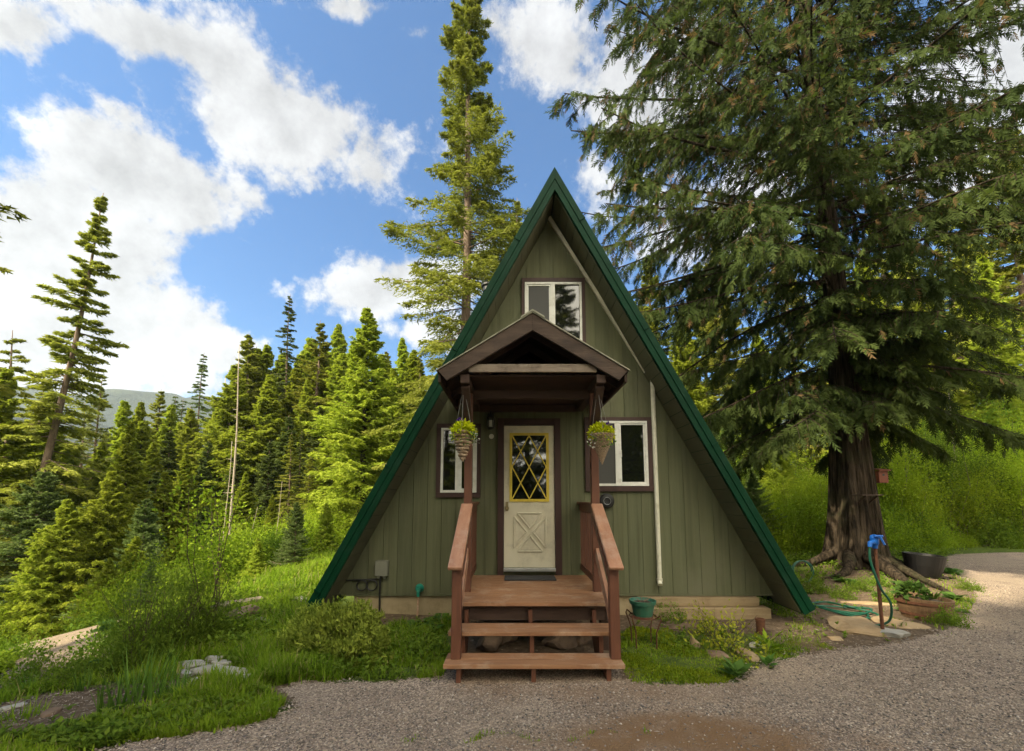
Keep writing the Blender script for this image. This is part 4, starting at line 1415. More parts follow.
tree_px(P_CED2, 'cedar_tree', 260, 34, 342, 'slim bright conifer close behind the left end of the stand', wide=1.25)
tree_px(P_SPIKE, 'spruce_tree', 281, 33, 294, 'dark spindly spruce standing highest above the bright stand')
tree_px(P_FIR2, 'fir_tree', 312, 31, 320, 'sunlit fir right of the dark spindly spruce', wide=1.3)
tree_px(P_CED2, 'cedar_tree', 331, 36, 322, 'slim cedar squeezed between sunlit fir and big bright cedar', wide=1.2)
tree_px(P_CED, 'cedar_tree', 362, 23, 305, 'big bright yellow green cedar left of the cabin roof', wide=1.25)
tree_px(P_CED2, 'cedar_tree', 398, 31, 336, 'yellowish cedar seen between big bright cedar and cabin roof', wide=1.2)
tree_px(P_FIR2, 'fir_tree', 418, 26, 352, 'fir partly hidden behind the left roof edge of the cabin')
tree_px(P_GOLD, 'fir_tree', 462, 20.0, -46, 'very tall golden green fir rising behind the left roof slope', utop=463, rot=2.2)
tree_px(P_FIR2, 'fir_tree', 516, 27, 196, 'fir top peeping over the roof edge right of the tall fir')
tree_px(P_YOUNG, 'young_fir', 148, 15, 497, 'dark blue green young fir in front of the shaded stand')
tree_px(P_YCED, 'young_cedar', 112, 17, 470, 'bright young cedar left of the dark young fir')
tree_px(P_YCED, 'young_cedar', 70, 16, 498, 'bright young cedar beneath the leaning fir')
tree_px(P_YOUNG, 'young_fir', 44, 17, 470, 'dark young fir at the foot of the leaning fir', wide=1.2)
tree_px(P_YCED, 'young_cedar', -16, 9.0, 540, 'bright yellow green young cedar cut by the photo edge near the sand')
tree_px(P_FIR, 'fir_tree', 8, 24, 420, 'fir behind the half dead fir at the edge')
tree_px(P_CED, 'cedar_tree', -30, 20, 400, 'cedar mostly outside the photo edge behind the young cedar')
tree_px(P_YOUNG, 'young_fir', 207, 14, 505, 'slender young fir in front of the pale snags')
tree_px(P_YOUNG, 'young_fir', 299, 12.6, 500, 'pale young fir on the slope below the big bright cedar', wide=0.9)
tree_px(P_YCED, 'young_cedar', 262, 12.0, 536, 'small yellow green young cedar near the foot of the snags')
tree_px(P_YCED, 'young_cedar', 328, 16, 502, 'young cedar directly under the big bright cedar')
tree_px(P_YCED, 'young_cedar', 182, 13, 535, 'small bright young cedar right of the dark young fir')
tree_px(P_SNAG, 'snag', 236, 19, 345, 'tallest bleached bare snag before the shaded stand', utop=241)
tree_px(P_SNAG2, 'snag', 228, 20, 440, 'shorter bleached snag left of the tallest snag', utop=232)
tree_px(P_SNAG, 'snag', 278, 18, 480, 'thin bleached snag right of the tallest snag', utop=282)
tree_px(P_SNAG2, 'snag', 246, 17, 505, 'short slanting snag crossing behind the yellow young cedar', utop=256)
tree_px(P_SNAG, 'snag', 192, 26, 478, 'short snag in the deep shade of the stand')
tree_px(P_SNAG, 'snag', 218, 44, 376, 'distant bare pole standing above the shaded stand')
# dark stand filling the middle left
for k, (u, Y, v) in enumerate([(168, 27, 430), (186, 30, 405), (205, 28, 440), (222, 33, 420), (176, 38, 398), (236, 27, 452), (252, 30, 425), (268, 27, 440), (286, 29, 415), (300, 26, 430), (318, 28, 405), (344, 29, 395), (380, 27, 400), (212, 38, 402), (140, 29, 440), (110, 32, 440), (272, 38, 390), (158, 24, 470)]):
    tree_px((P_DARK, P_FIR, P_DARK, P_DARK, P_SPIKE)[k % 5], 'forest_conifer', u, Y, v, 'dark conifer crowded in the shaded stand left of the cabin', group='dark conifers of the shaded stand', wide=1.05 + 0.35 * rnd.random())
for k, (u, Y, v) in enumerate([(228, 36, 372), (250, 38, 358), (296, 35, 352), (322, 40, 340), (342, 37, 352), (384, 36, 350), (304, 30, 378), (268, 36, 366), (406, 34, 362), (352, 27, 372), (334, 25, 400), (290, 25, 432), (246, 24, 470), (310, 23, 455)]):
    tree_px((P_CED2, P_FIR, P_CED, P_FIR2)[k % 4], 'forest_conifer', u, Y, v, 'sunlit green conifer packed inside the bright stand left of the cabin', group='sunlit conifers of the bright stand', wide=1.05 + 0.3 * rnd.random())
for k, (u, Y, v, md) in enumerate([(50, 21, 405, P_CED), (78, 27, 402, P_PALE), (117, 26, 398, P_CED2), (136, 29, 400, P_CED), (30, 27, 375, P_FIR2), (-4, 18, 365, P_CED2), (166, 31, 402, P_CED2), (100, 23, 440, P_CED), (72, 22, 440, P_CED2), (188, 30, 408, P_CED), (150, 25, 440, P_CED2), (64, 24, 452, P_CED2), (84, 20, 486, P_YCED), (104, 26, 430, P_CED), (122, 19, 492, P_YCED), (140, 27, 418, P_CED2), (166, 22, 470, P_CED), (184, 24, 452, P_CED2), (208, 23, 488, P_YCED), (226, 22, 500, P_YCED), (274, 21, 492, P_CED2), (292, 20, 520, P_YCED), (34, 21, 440, P_CED2), (14, 19, 480, P_YCED),
                                  (88, 17, 540, P_YCED), (232, 18, 545, P_YCED), (170, 17, 545, P_YCED), (312, 18, 520, P_YCED), (345, 21, 480, P_CED2), (48, 15.5, 545, P_YCED)]):
    tree_px(md, 'forest_conifer', u, Y, v, 'yellow green conifer filling the valley edge before the shaded stand', group='yellow green conifers of the valley edge', wide=1.0 + 0.3 * rnd.random())
for k, (u, Y, v, md) in enumerate([(226, 30, 362, P_CED), (248, 33, 346, P_CED2), (262, 30, 372, P_CED), (276, 36, 350, P_CED2), (292, 32, 366, P_CED), (304, 37, 336, P_CED2), (320, 33, 346, P_CED), (338, 31, 352, P_CED), (350, 35, 338, P_CED2), (380, 29, 352, P_CED), (392, 27, 366, P_CED), (410, 30, 348, P_CED2), (212, 33, 410, P_CED2), (178, 31, 420, P_CED), (132, 30, 432, P_CED), (110, 27, 452, P_CED2)]):
    tree_px(md, 'forest_conifer', u, Y, v, 'bright yellow green cedar filling the wall of trees left of the cabin', group='bright cedars of the tree wall', wide=1.2 + 0.35 * rnd.random())
for k, (u, Y, v, md) in enumerate([(118, 12.5, 556, P_YCED), (232, 12, 566, P_YCED), (160, 11.5, 560, P_YOUNG), (262, 13.5, 548, P_YCED), (205, 13.5, 545, P_YOUNG), (294, 15, 540, P_YCED), (142, 14, 535, P_YCED), (180, 12.5, 572, P_YCED)]):
    tree_px(md, 'young_conifer', u, Y, v, 'knee high to man high young conifer among the shrubs of the left slope', group='young conifers of the left slope', wide=1.1)
# further stand beyond
for k in range(44):
    u = 20 + k * 9.6 + rnd.uniform(-6, 6)
    Y = rnd.uniform(46, 95)
    v = 425 - 40 * math.sin(k * 0.9) * rnd.random() - (30 if u > 230 else 0)
    if 75 < u < 150:
        v = 462 + rnd.uniform(-14, 12)
    tree_px(rnd.choice([P_DARK, P_FIR, P_CED2, P_SPIKE, P_FIR2]), 'forest_conifer', u, Y, v, 'distant conifer in the valley beyond the shaded stand', group='distant conifers in the valley', wide=0.9 + 0.3 * rnd.random())
# right side behind the big old cedar
RB = [(655, 22, 255, P_FIR), (690, 20, 300, P_CED2), (730, 24, 235, P_FIR), (765, 19, 330, P_CED), (800, 26, 210, P_FIR2), (880, 21, 250, P_CED2), (905, 26, 190, P_FIR), (940, 20, 300, P_CED), (975, 24, 180, P_FIR2), (1010, 19, 250, P_CED2), (1050, 22, 120, P_FIR),
      (640, 27, 300, P_CED), (710, 30, 260, P_DARK), (850, 30, 230, P_DARK), (925, 32, 215, P_DARK), (1000, 31, 200, P_DARK)]
for k, (u, Y, v, md) in enumerate(RB):
    tree_px(md, 'forest_conifer', u, Y, v, 'conifer in the woods showing between limbs of the big old cedar', group='conifers behind the big old cedar')
for k, (u, Y, v) in enumerate([(700, 15, 452), (752, 13.5, 470), (778, 16, 440), (728, 17, 420), (905, 17, 440), (960, 18, 425), (1005, 17, 410), (880, 18, 470)]):
    tree_px((P_YCED, P_YOUNG)[k % 2], 'young_conifer', u, Y, v, 'young conifer among the shrubs behind the big old cedar', group='young conifers behind the cedar')

# off the frame: left ones added to shade the cabin, rest mirrored in panes
for k, (x, y, h, md) in enumerate([(-13.2, -3.3, 25, P_FIR2), (-10.5, -5.5, 26, P_FIR), (-7.5, -8.5, 24, P_FIR), (-17, -6, 28, P_FIR2), (-15, -9, 28, P_CED2), (-13.6, -2.3, 26, P_DARK), (-12, -12, 19, P_CED2), (-4, -14, 18, P_FIR), (1, -16, 18, P_FIR), (6, -14, 17, P_CED), (11, -13, 19, P_FIR), (15, -8, 17, P_CED2), (18, -2, 18, P_CED), (-2, -20, 21, P_CED), (4, -21, 22, P_FIR), (9, -20, 20, P_CED2)]):
    place(md, 'forest_conifer', x, y, h, 'unseen conifer behind the photographer, placed for shade and window reflections', group='conifers behind the photographer')

# ------------------------------------------------------------------ the big old cedar
def big_cedar():
    rs = np.random.RandomState(77)
    x0, y0 = 7.58, 9.7
    zb = hz(x0, y0) - 0.1
    H = 24.0
    root = thing('old_cedar', (x0, y0, zb), 'huge old cedar with fluted trunk and drooping sprays right of the cabin', 'tree')
    # fluted trunk
    nz, na = 120, 168
    V = []
    for i in range(nz + 1):
        t = (i / nz) ** 1.6
        z = H * t
        r = 0.45 * (1 - t) ** 1.25 * (1 - 0.35 * min(1, z / 6)) * 1.0 + 0.03
        flare = 0.19 * math.exp(-z / 0.5) + 0.05 * math.exp(-z / 2.2)
        for k in range(na):
            a = 2 * math.pi * k / na
            fl = math.sin(a * 5 + 0.25 * z + 0.4) * 0.10 * math.exp(-z / 5) + 0.055 * math.sin(a * 11 + 1.3 + 0.1 * z) * math.exp(-z / 8) + (0.022 * math.sin(a * 23 + 0.8 * math.sin(z * 0.9)) + 0.02 * math.sin(a * 41 + 1.1 * math.sin(z * 1.7 + 2))) * (0.6 + 0.5 * math.sin(z * 2.3 + 3 * a))
            ro = r * (1 + fl) + flare * (0.45 + 0.55 * max(0, math.sin(a * 5 + 0.4)) ** 1.5 * 1.6)
            V.append((ro * math.cos(a) + 0.10 * math.sin(z * 0.35), ro * math.sin(a), z - 0.25))
    Fq = []
    for i in range(nz):
        for k in range(na):
            k2 = (k + 1) % na
            Fq.append((i * na + k, i * na + k2, (i + 1) * na + k2, (i + 1) * na + k))
    tr = raw_mesh('trunk', np.array(V), np.array(Fq), 'bark_cedar', None, root, smooth=True)
    bm = MB()
    for (a, l, w) in ((-1.9, 1.9, 0.13), (-1.35, 1.5, 0.12), (-2.6, 1.9, 0.11), (-0.7, 1.5, 0.11), (0.4, 1.4, 0.1), (2.9, 1.6, 0.1), (-1.65, 2.3, 0.07)):
        pts = []
        for s in np.linspace(0.25, 1, 7):
            xx, yy = l * s * math.cos(a + 0.25 * math.sin(3 * s)), l * s * math.sin(a + 0.25 * math.sin(3 * s))
            zz = hz(x0 + xx, y0 + yy) - zb + 0.42 * (1 - s) ** 1.7 + 0.03 - 0.06 * s
            pts.append((x0 + xx, y0 + yy, zb + zz))
        bm.tube(pts, [w * (1 - 0.75 * i / 6) * 1.2 for i in range(7)], 8)
    bm.build('root', 'bark_cedar', root, smooth=True)
    # limbs
    zs = []
    z = 3.5
    while z < H - 0.5:
        zs.append(z)
        z += 0.078 + 0.0028 * z
    zs = np.array(zs)
    nB = len(zs)
    az = (np.arange(nB) * 2.39996 + rs.normal(size=nB) * 0.35) % (2 * np.pi)
    env = np.interp(zs, [3, 4.5, 7, 11, 16, 20, 24], [3.4, 4.6, 5.6, 6.0, 5.2, 3.2, 0.5])
    L = env * (0.72 + 0.45 * rs.random(nB))
    pitch = np.interp(zs, [3, 6, 12, 20, 24], [-0.05, 0.05, 0.22, 0.45, 0.8]) + rs.normal(size=nB) * 0.10
    droop = np.interp(zs, [3, 6, 9, 16, 24], [0.62, 0.55, 0.42, 0.32, 0.1]) * (0.7 + 0.6 * rs.random(nB))
    tip = np.interp(zs, [3, 12, 24], [0.18, 0.22, 0.1])
    L = np.where((zs < 6.5) & (np.sin(az) < -0.25), L * 0.5, L)
    L = np.where((zs < 5.6) & (np.cos(az) > 0.15), L * 0.6, L)
    # some chosen heavy limbs that the photograph shows
    extra = [(9.3, 0.05, 6.0, 0.42, 0.25), (8.6, -0.25, 6.5, 0.20, 0.25), (10.2, 3.05, 5.6, 0.16, 0.25), (8.4, 3.3, 5.2, 0.20, 0.30), (11.6, 2.85, 5.6, 0.25, 0.3), (8.9, 0.2, 5.5, 0.18, 0.3), (12.5, 3.25, 5.0, 0.3, 0.3), (4.5, -0.6, 3.6, 0.05, 0.5), (4.0, -0.2, 3.2, 0.02, 0.55), (3.8, -2.5, 3.2, 0.0, 0.5), (9.8, 3.25, 6.4, 0.12, 0.35), (8.9, 2.95, 6.2, 0.10, 0.4), (7.6, 3.15, 5.8, 0.06, 0.45), (6.6, 3.35, 5.4, 0.03, 0.45), (10.9, 3.1, 6.4, 0.2, 0.3), (11.8, 3.4, 6.2, 0.25, 0.3), (9.3, 3.5, 6.2, 0.14, 0.35), (8.2, 3.45, 6.0, 0.08, 0.42), (12, 0.3, 6.2, 0.3, 0.3), (13.5, -0.2, 6.2, 0.35, 0.3), (14.5, 0.4, 5.6, 0.35, 0.3), (11, -0.4, 6.4, 0.28, 0.3), (10.2, 0.45, 6.4, 0.25, 0.3)]
    for e in extra:
        zs = np.append(zs, e[0]); az = np.append(az, e[1] % (2 * np.pi)); L = np.append(L, e[2]); pitch = np.append(pitch, e[3]); droop = np.append(droop, e[4]); tip = np.append(tip, 0.2)
    nB = len(zs)
    dh = np.stack([np.cos(az), np.sin(az), 0 * az], 1)
    wig = rs.normal(size=nB) * 0.25
    perp_b = np.stack([-dh[:, 1], dh[:, 0], 0 * az], 1)

    def curve(i, s):
        Ls = L[i] * s
        p = dh[i] * (Ls * np.cos(pitch[i]))[:, None] + perp_b[i] * (wig[i] * L[i] * 0.25 * np.sin(2.2 * s))[:, None]
        zz = zs[i] + Ls * np.sin(pitch[i]) - droop[i] * L[i] * s ** 2 + tip[i] * L[i] * s ** 3.5
        p = p + np.array([0, 0, 1.0]) * zz[:, None]
        p[:, 2] = np.maximum(p[:, 2], 2.2)
        return p
    bm = MB()
    for i in range(nB):
        sarr = np.linspace(0, 1, 8)
        c = curve(np.full(8, i), sarr)
        rr = (0.008 + 0.0040 * L[i]) * (1.6 if i >= nB - len(extra) else 1.0)
        bm.tube([(q[0] + x0, q[1] + y0, q[2] + zb) for q in c], [rr * (1 - 0.85 * s_) + 0.004 for s_ in sarr], 5, False)
    # side branches carrying hanging sprays
    K = 42
    i = np.repeat(np.arange(nB), K)
    s = 0.06 + 0.94 * rs.random(len(i)) ** 0.85
    keep = rs.random(len(i)) < np.interp(zs[i], [3, 6, 9, 14, 24], [0.95, 0.98, 0.92, 0.88, 0.95])
    i, s = i[keep], s[keep]
    p = curve(i, s)
    tang = unit(curve(i, np.minimum(s + 0.02, 1.02)) - p + 1e-6)
    side = np.where(rs.random(len(i)) < 0.5, -1, 1)
    ang = (0.35 + 0.8 * rs.random(len(i))) * side
    bd = unit(tang * np.cos(ang)[:, None] + perp_b[i] * np.sin(ang)[:, None] + np.array([0, 0, -0.25]))
    bl = (0.34 + 0.26 * L[i] * (1.05 - s)) * (0.6 + 0.7 * rs.random(len(i)))
    for q in range(len(i)):
        if rs.random() < 0.7:
            a_, d_, l_ = p[q], bd[q], bl[q]
            pts = [a_, a_ + d_ * l_ * 0.5 - np.array([0, 0, 0.05 * l_]), a_ + d_ * l_ - np.array([0, 0, 0.3 * l_])]
            bm.tube([(w[0] + x0, w[1] + y0, w[2] + zb) for w in pts], [0.012, 0.008, 0.004], 3, False)
    bm.build('limbs', 'bark_cedar', tr, smooth=True)
    # sprays: flat fern-like pieces hanging from the side branches
    ns = 15
    j = np.repeat(np.arange(len(i)), ns)
    f = np.tile((np.arange(ns) + 0.5) / ns, len(i)) + rs.normal(size=len(j)) * 0.05
    f = np.clip(f, 0.02, 1.05)
    P0 = p[j] + bd[j] * (bl[j] * f)[:, None] - np.array([0, 0, 1.0]) * (0.3 * bl[j] * f ** 2)[:, None]
    hd = unit(bd[j] * 0.55 + rs.normal(size=(len(j), 3)) * 0.42 + np.array([0, 0, -1.0]) * (0.55 + 0.9 * rs.random(len(j)))[:, None])
    sl = 0.11 + 0.20 * rs.random(len(j)) ** 1.4
    sp_n = unit(np.cross(hd, unit(rs.normal(size=(len(j), 3)))))      # spray plane normal
    sp_s = np.cross(hd, sp_n)
    tb = rs.random(nB)
    ts = np.clip(0.35 * tb[i[j]] + 0.35 * rs.random(len(j)) + 0.3 * rs.random(len(i))[j], 0, 0.92)
    brown = rs.random(len(j)) < np.interp(zs[i[j]], [5, 9, 14], [0.01, 0.08, 0.10])
    ts[brown] = 1.0
    parts = []
    nl = 8
    for m in range(nl):
        q = (m + 0.3) / nl
        sg = 1 if m % 2 else -1
        if m == nl - 1:
            sg = 0
        b_ = P0 + hd * (sl * q * 0.85)[:, None] - np.array([0, 0, 1.0]) * (0.10 * sl * q)[:, None]
        d_ = unit(hd * 0.8 + sp_s * (0.75 * sg) + rs.normal(size=hd.shape) * 0.12)
        ln = sl * (0.50 * (1 - 0.45 * q)) * (0.8 + 0.4 * rs.random(len(j)))
        V_, F_, T_ = tri_leaves(b_, d_, ln, sl * 0.11 + 0.008, rs, ts)
        # lay each leaflet in the plane of its spray
        w_ = np.cross(d_, sp_n)
        ww = (sl * 0.10 + 0.008)[:, None] * w_
        V_ = np.stack([b_ - ww * 0.5, b_ + ww * 0.5, b_ + d_ * ln[:, None]], 1).reshape(-1, 3)
        parts.append((V_, F_, T_))
    V_, F_, T_ = cat_meshes(parts)
    raw_mesh('crown', V_, F_, 'frond_cedar', T_, root)
    return root


big_cedar()
# birdhouse and little shelf nailed to the cedar
bx = at(880, 476, 9.35)
bh = thing('birdhouse', tuple(bx), 'red brown birdhouse nailed to the right side of the big cedar', 'birdhouse')
bm = MB()
X, Y, Z = bx
bm.box(X - 0.10, X + 0.10, Y - 0.09, Y + 0.09, Z - 0.15, Z + 0.11)
bb = bm.build('body', 'birdhouse', bh, bevel=0.004)
MB().disc_y(X, Z + 0.02, [(0.026, 0), (0.026, -0.002)], Y - 0.0905, 14).build('entrance', 'black', bb)
MB().prism_x([(Y - 0.15, Z + 0.105), (Y + 0.11, Z + 0.15), (Y + 0.11, Z + 0.172), (Y - 0.15, Z + 0.127)], X - 0.125, X + 0.125).build('roof', 'birdhouse', bh)
bx = at(869, 495, 8.98)
X, Y, Z = bx
bm = MB()
bm.box(X - 0.22, X + 0.22, Y - 0.10, Y + 0.18, Z - 0.012, Z + 0.012)
bm.beam((X - 0.12, Y + 0.15, Z - 0.16), (X - 0.12, Y - 0.07, Z - 0.015), 0.03, 0.03, (1, 0, 0))
bm.beam((X + 0.12, Y + 0.15, Z - 0.16), (X + 0.12, Y - 0.07, Z - 0.015), 0.03, 0.03, (1, 0, 0))
tag(bm.build('feeder_shelf', 'old_wood', None, bevel=0.004, org=tuple(bx)), 'small weathered shelf nailed to the cedar trunk below the birdhouse', 'shelf')

# ------------------------------------------------------------------ shrubs and plants in view
def put(md, name, u, v, h, label, cat, group=None, wide=1.0, nm=('foliage', 'stems'), rot=None):
    p = gp(u, v)
    return place(md, name, p[0], p[1], h, label, cat, group, wide=wide, crown_name=nm[0], trunk_name=nm[1], dz=-0.02, rot=rot)


put(S_OLIVE, 'rounded_bush', 350, 655, 0.46, 'rounded olive leaved bush at the left corner of the cabin', 'bush', wide=0.80)
put(S_OLIVE, 'rounded_bush', 318, 645, 0.38, 'low olive bush under the tip of the left roof edge', 'bush', wide=0.9)
put(S_WILLOW, 'willow_shrub', 134, 668, 0.95, 'thin stemmed grey green shrub standing beside the sandy clearing', 'shrub', wide=0.72)
put(S_WILLOW, 'willow_shrub', 176, 652, 0.85, 'thin stemmed shrub just left of the stone path', 'shrub', wide=0.85)
put(S_WILLOW, 'willow_shrub', 205, 640, 0.8, 'grassy thin stemmed shrub between timber and stone path', 'shrub', wide=1.0)
put(S_SAPL, 'sapling', 200, 640, 2.0, 'slim leafy sapling rising behind the stone path', 'sapling')
put(S_SAPL, 'sapling', 215, 612, 2.0, 'leafy sapling above the old cut timber', 'sapling', wide=1.3)
put(S_YELLOW, 'yellow_shrub', 728, 652, 0.52, 'small yellow leaved shrub with bare twigs before the sill timber', 'shrub', nm=('leaves', 'stems'))
put(S_YELLOW, 'yellow_shrub', 706, 634, 0.42, 'sparse yellow sprig against the foundation right of the plant stand', 'shrub', nm=('leaves', 'stems'))
put(S_LOW, 'low_bush', 670, 618, 0.2, 'dark green clump against the foundation behind the plant stand', 'bush', wide=0.9)
put(S_LOW, 'low_bush', 785, 610, 0.26, 'dark green clump under the right tip of the roof', 'bush')
put(B_BROAD, 'broadleaf_plant', 737, 678, 0.14, 'broad leaved blue green plant at the gravel corner of the lawn', 'plant', nm=('leaves', 'stem'), wide=1.1)
put(B_BROAD, 'broadleaf_plant', 768, 668, 0.12, 'small broad leaved plant right of the lawn corner stones', 'plant', nm=('leaves', 'stem'), wide=0.8)
put(B_ROSETTE, 'rosette_plant', 768, 652, 0.2, 'strappy green rosette below the rusty pipe stub', 'plant', nm=('leaves', 'stem'))
put(F_FERN2, 'fern', 905, 590, 0.42, 'feathery fern growing between the black tub and the hydrant', 'fern', nm=('fronds', 'stem'))
put(F_FERN, 'fern', 948, 573, 0.42, 'fern leaning out from the right side of the black tub', 'fern', nm=('fronds', 'stem'))
put(F_FERN, 'fern', 898, 571, 0.38, 'fern on the left side of the black tub', 'fern', nm=('fronds', 'stem'))
put(S_LOW, 'low_bush', 948, 625, 0.22, 'leafy clump at the right foot of the half barrel', 'bush', wide=0.7)
put(F_FERN2, 'fern', 955, 600, 0.36, 'fern in the grass right of the half barrel', 'fern', nm=('fronds', 'stem'))
put(F_FERN, 'fern', 848, 583, 0.30, 'small fern on the cedar roots', 'fern', nm=('fronds', 'stem'))
put(F_FERN, 'fern', 440, 626, 0.36, 'fern beside the foundation left of the stairs', 'fern', nm=('fronds', 'stem'))
put(F_FERN, 'fern', 412, 628, 0.28, 'low fern below the outdoor tap', 'fern', nm=('fronds', 'stem'))
for k, (u, v, h, md, lab) in enumerate([
    (139, 703, 0.62, B_IRIS, 'tall clump of sword leaves in the bare soil'),
    (112, 713, 0.48, B_IRIS2, 'thin clump of sword leaves left of the tall clump'),
    (172, 698, 0.45, B_IRIS, 'wide clump of sword leaves beside the stone path'),
    (82, 690, 0.34, B_IRIS2, 'short clump of sword leaves near the sandy clearing'),
    (30, 692, 0.30, B_IRIS, 'low clump of sword leaves at the foot of the young cedar'),
    (62, 742, 0.26, B_IRIS2, 'small clump of sword leaves nearest the bottom left corner'),
    (22, 718, 0.22, B_TUFT, 'round tuft of grass alone on the bare soil')]):
    put(md, 'iris_clump' if md is not B_TUFT else 'grass_tuft', u, v, h, lab, 'plant', nm=('blades', 'stem'))
for k, (u, v, h) in enumerate([(18, 624, 0.35), (36, 628, 0.3), (58, 622, 0.4), (80, 620, 0.42), (98, 622, 0.5), (112, 630, 0.45), (118, 655, 0.35), (12, 660, 0.3), (106, 668, 0.3), (84, 680, 0.22), (40, 684, 0.25)]):
    put((S_LOW, S_LOW, F_FERN2)[k % 3], 'ground_plant', u, v, h, 'small leafy plant on the rim of the sandy clearing', 'plant', 'small plants round the sandy clearing', wide=0.9, nm=('leaves', 'stems'))
# shrubs of the slope behind, left
sl_pts = [(215, 585, 13, S_BRIGHT, 1.7), (245, 590, 15, S_BRIGHT2, 1.4), (180, 590, 13, S_BRIGHT, 1.5), (150, 600, 12, S_BRIGHT2, 1.2), (272, 575, 15, S_MID, 1.3), (300, 570, 17, S_BRIGHT2, 1.3), (195, 600, 10.5, S_MID, 1.0), (230, 575, 17, S_MID, 1.9),
          (128, 600, 13.5, S_BRIGHT, 1.3), (318, 555, 20, S_BRIGHT, 1.5), (285, 560, 20, S_BRIGHT, 1.6), (255, 570, 19, S_BRIGHT, 1.7), (335, 555, 24, S_MID, 1.8), (160, 575, 17, S_MID, 1.7), (222, 0, 14.5, S_THICK, 1.3), (240, 0, 16, S_THICK, 1.5), (256, 0, 14, S_BRIGHT, 1.1), (268, 0, 17, S_THICK, 1.7), (282, 0, 15.5, S_MID, 1.3), (296, 0, 18, S_THICK, 1.6), (308, 0, 16, S_BRIGHT2, 1.2), (322, 0, 18.5, S_THICK, 1.6), (334, 0, 20, S_THICK, 1.8), (200, 0, 15.5, S_SAPL, 2.4), (250, 0, 18.5, S_SAPL, 2.8), (290, 0, 20, S_SAPL, 2.8), (140, 0, 15, S_SAPL, 2.2), (316, 0, 21, S_TALLB, 2.6), (275, 0, 22, S_TALLB, 3.0), (240, 0, 21, S_TALLB, 3.0), (205, 0, 20, S_TALLB, 2.8), (178, 0, 18, S_TALLB, 2.4)]
for (u, v, Y, md, h) in sl_pts:
    x = (u - 512) / F_PX * Y
    place(md, 'slope_shrub', x, Y, h * 0.95, 'bright leafy shrub on the sunny slope left of the cabin', 'shrub', 'shrubs on the sunny slope', crown_name='foliage', trunk_name='stems')
put(S_BRIGHT, 'leafy_bush', -34, 668, 0.8, 'bright leafy bush at the left photo edge beside the sand', 'bush', wide=0.6)
# shrub wall on the right
rb = []
for u in range(738, 842, 11):
    rb.append((u, rnd.uniform(12.4, 15.5), rnd.choice([S_THICK, S_THICK, S_THICK]), rnd.uniform(0.6, 1.7)))
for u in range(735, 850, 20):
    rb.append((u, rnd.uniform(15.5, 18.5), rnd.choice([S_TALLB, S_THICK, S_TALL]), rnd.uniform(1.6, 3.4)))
for u in range(880, 1065, 15):
    rb.append((u, rnd.uniform(13.7, 16.0), rnd.choice([S_THICK, S_MID, S_THICK, S_SAPL]), rnd.uniform(0.5, 1.9)))
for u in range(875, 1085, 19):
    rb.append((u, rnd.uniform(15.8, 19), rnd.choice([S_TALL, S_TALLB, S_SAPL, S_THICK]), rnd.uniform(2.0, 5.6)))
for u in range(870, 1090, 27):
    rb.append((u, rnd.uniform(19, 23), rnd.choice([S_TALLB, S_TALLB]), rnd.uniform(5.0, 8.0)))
for u in range(640, 900, 40):
    rb.append((u, rnd.uniform(17, 20), rnd.choice([S_TALL, S_TALLB]), rnd.uniform(3.0, 4.6)))
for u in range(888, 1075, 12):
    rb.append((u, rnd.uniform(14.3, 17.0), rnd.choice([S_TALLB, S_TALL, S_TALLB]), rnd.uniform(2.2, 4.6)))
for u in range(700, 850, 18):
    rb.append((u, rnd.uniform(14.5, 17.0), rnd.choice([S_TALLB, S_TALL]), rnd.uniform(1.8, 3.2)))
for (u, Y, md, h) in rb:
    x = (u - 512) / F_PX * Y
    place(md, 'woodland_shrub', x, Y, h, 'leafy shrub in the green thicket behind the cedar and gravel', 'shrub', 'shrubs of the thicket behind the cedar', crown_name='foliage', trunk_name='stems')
tree_px(P_SNAG2, 'snag', 958, 15.5, 380, 'thin pale leaning trunk in the thicket right of the cedar', utop=944)
# undergrowth sprigs on the root mound
for k, (u, v) in enumerate([(842, 598), (822, 590), (858, 590), (880, 596), (895, 604), (835, 578), (812, 592), (905, 612), (878, 585), (962, 612), (970, 590)]):
    put((S_LOW, F_FERN)[k % 2], 'ground_plant', u, v, 0.16 + 0.1 * rnd.random(), 'small leafy plant in the shaded soil round the cedar roots', 'plant', 'small plants round the cedar roots', wide=0.8, nm=('leaves', 'stems'))

# ================================================================== GROUND
def ppoly(px):
    return [tuple(gp(u, v)[:2]) for u, v in px]


GRAVEL = ppoly([(100, 751), (150, 742), (205, 733), (262, 722), (305, 708), (300, 700), (276, 690), (300, 681), (340, 684), (400, 681), (447, 676), (450, 664), (620, 664), (624, 683), (680, 685), (742, 683), (752, 672), (772, 664), (808, 655), (850, 648), (884, 646), (915, 640), (945, 630), (968, 615), (978, 596), (966, 580), (948, 566), (943, 558)])
GRAVEL = [(-3.2, 0.2), (-3.4, 1.6)] + GRAVEL + [(13.2, 12.9), (18, 13.2), (30, 12.5), (30, -8), (-6, -8)]
SAND = ppoly([(16, 682), (22, 640), (46, 626), (100, 618), (116, 640), (104, 672), (60, 690)])
BARE = ppoly([(-20, 742), (-10, 700), (60, 690), (130, 684), (182, 680), (204, 694), (158, 712), (100, 722), (20, 740)])
BARE2 = ppoly([(262, 690), (300, 680), (340, 683), (330, 694), (290, 706)])
ROOTSOIL = ppoly([(770, 640), (760, 610), (800, 575), (850, 562), (960, 565), (975, 600), (950, 630), (880, 650), (800, 655)])
PATH = ppoly([(176, 664), (215, 658), (262, 678), (240, 692), (196, 686)])


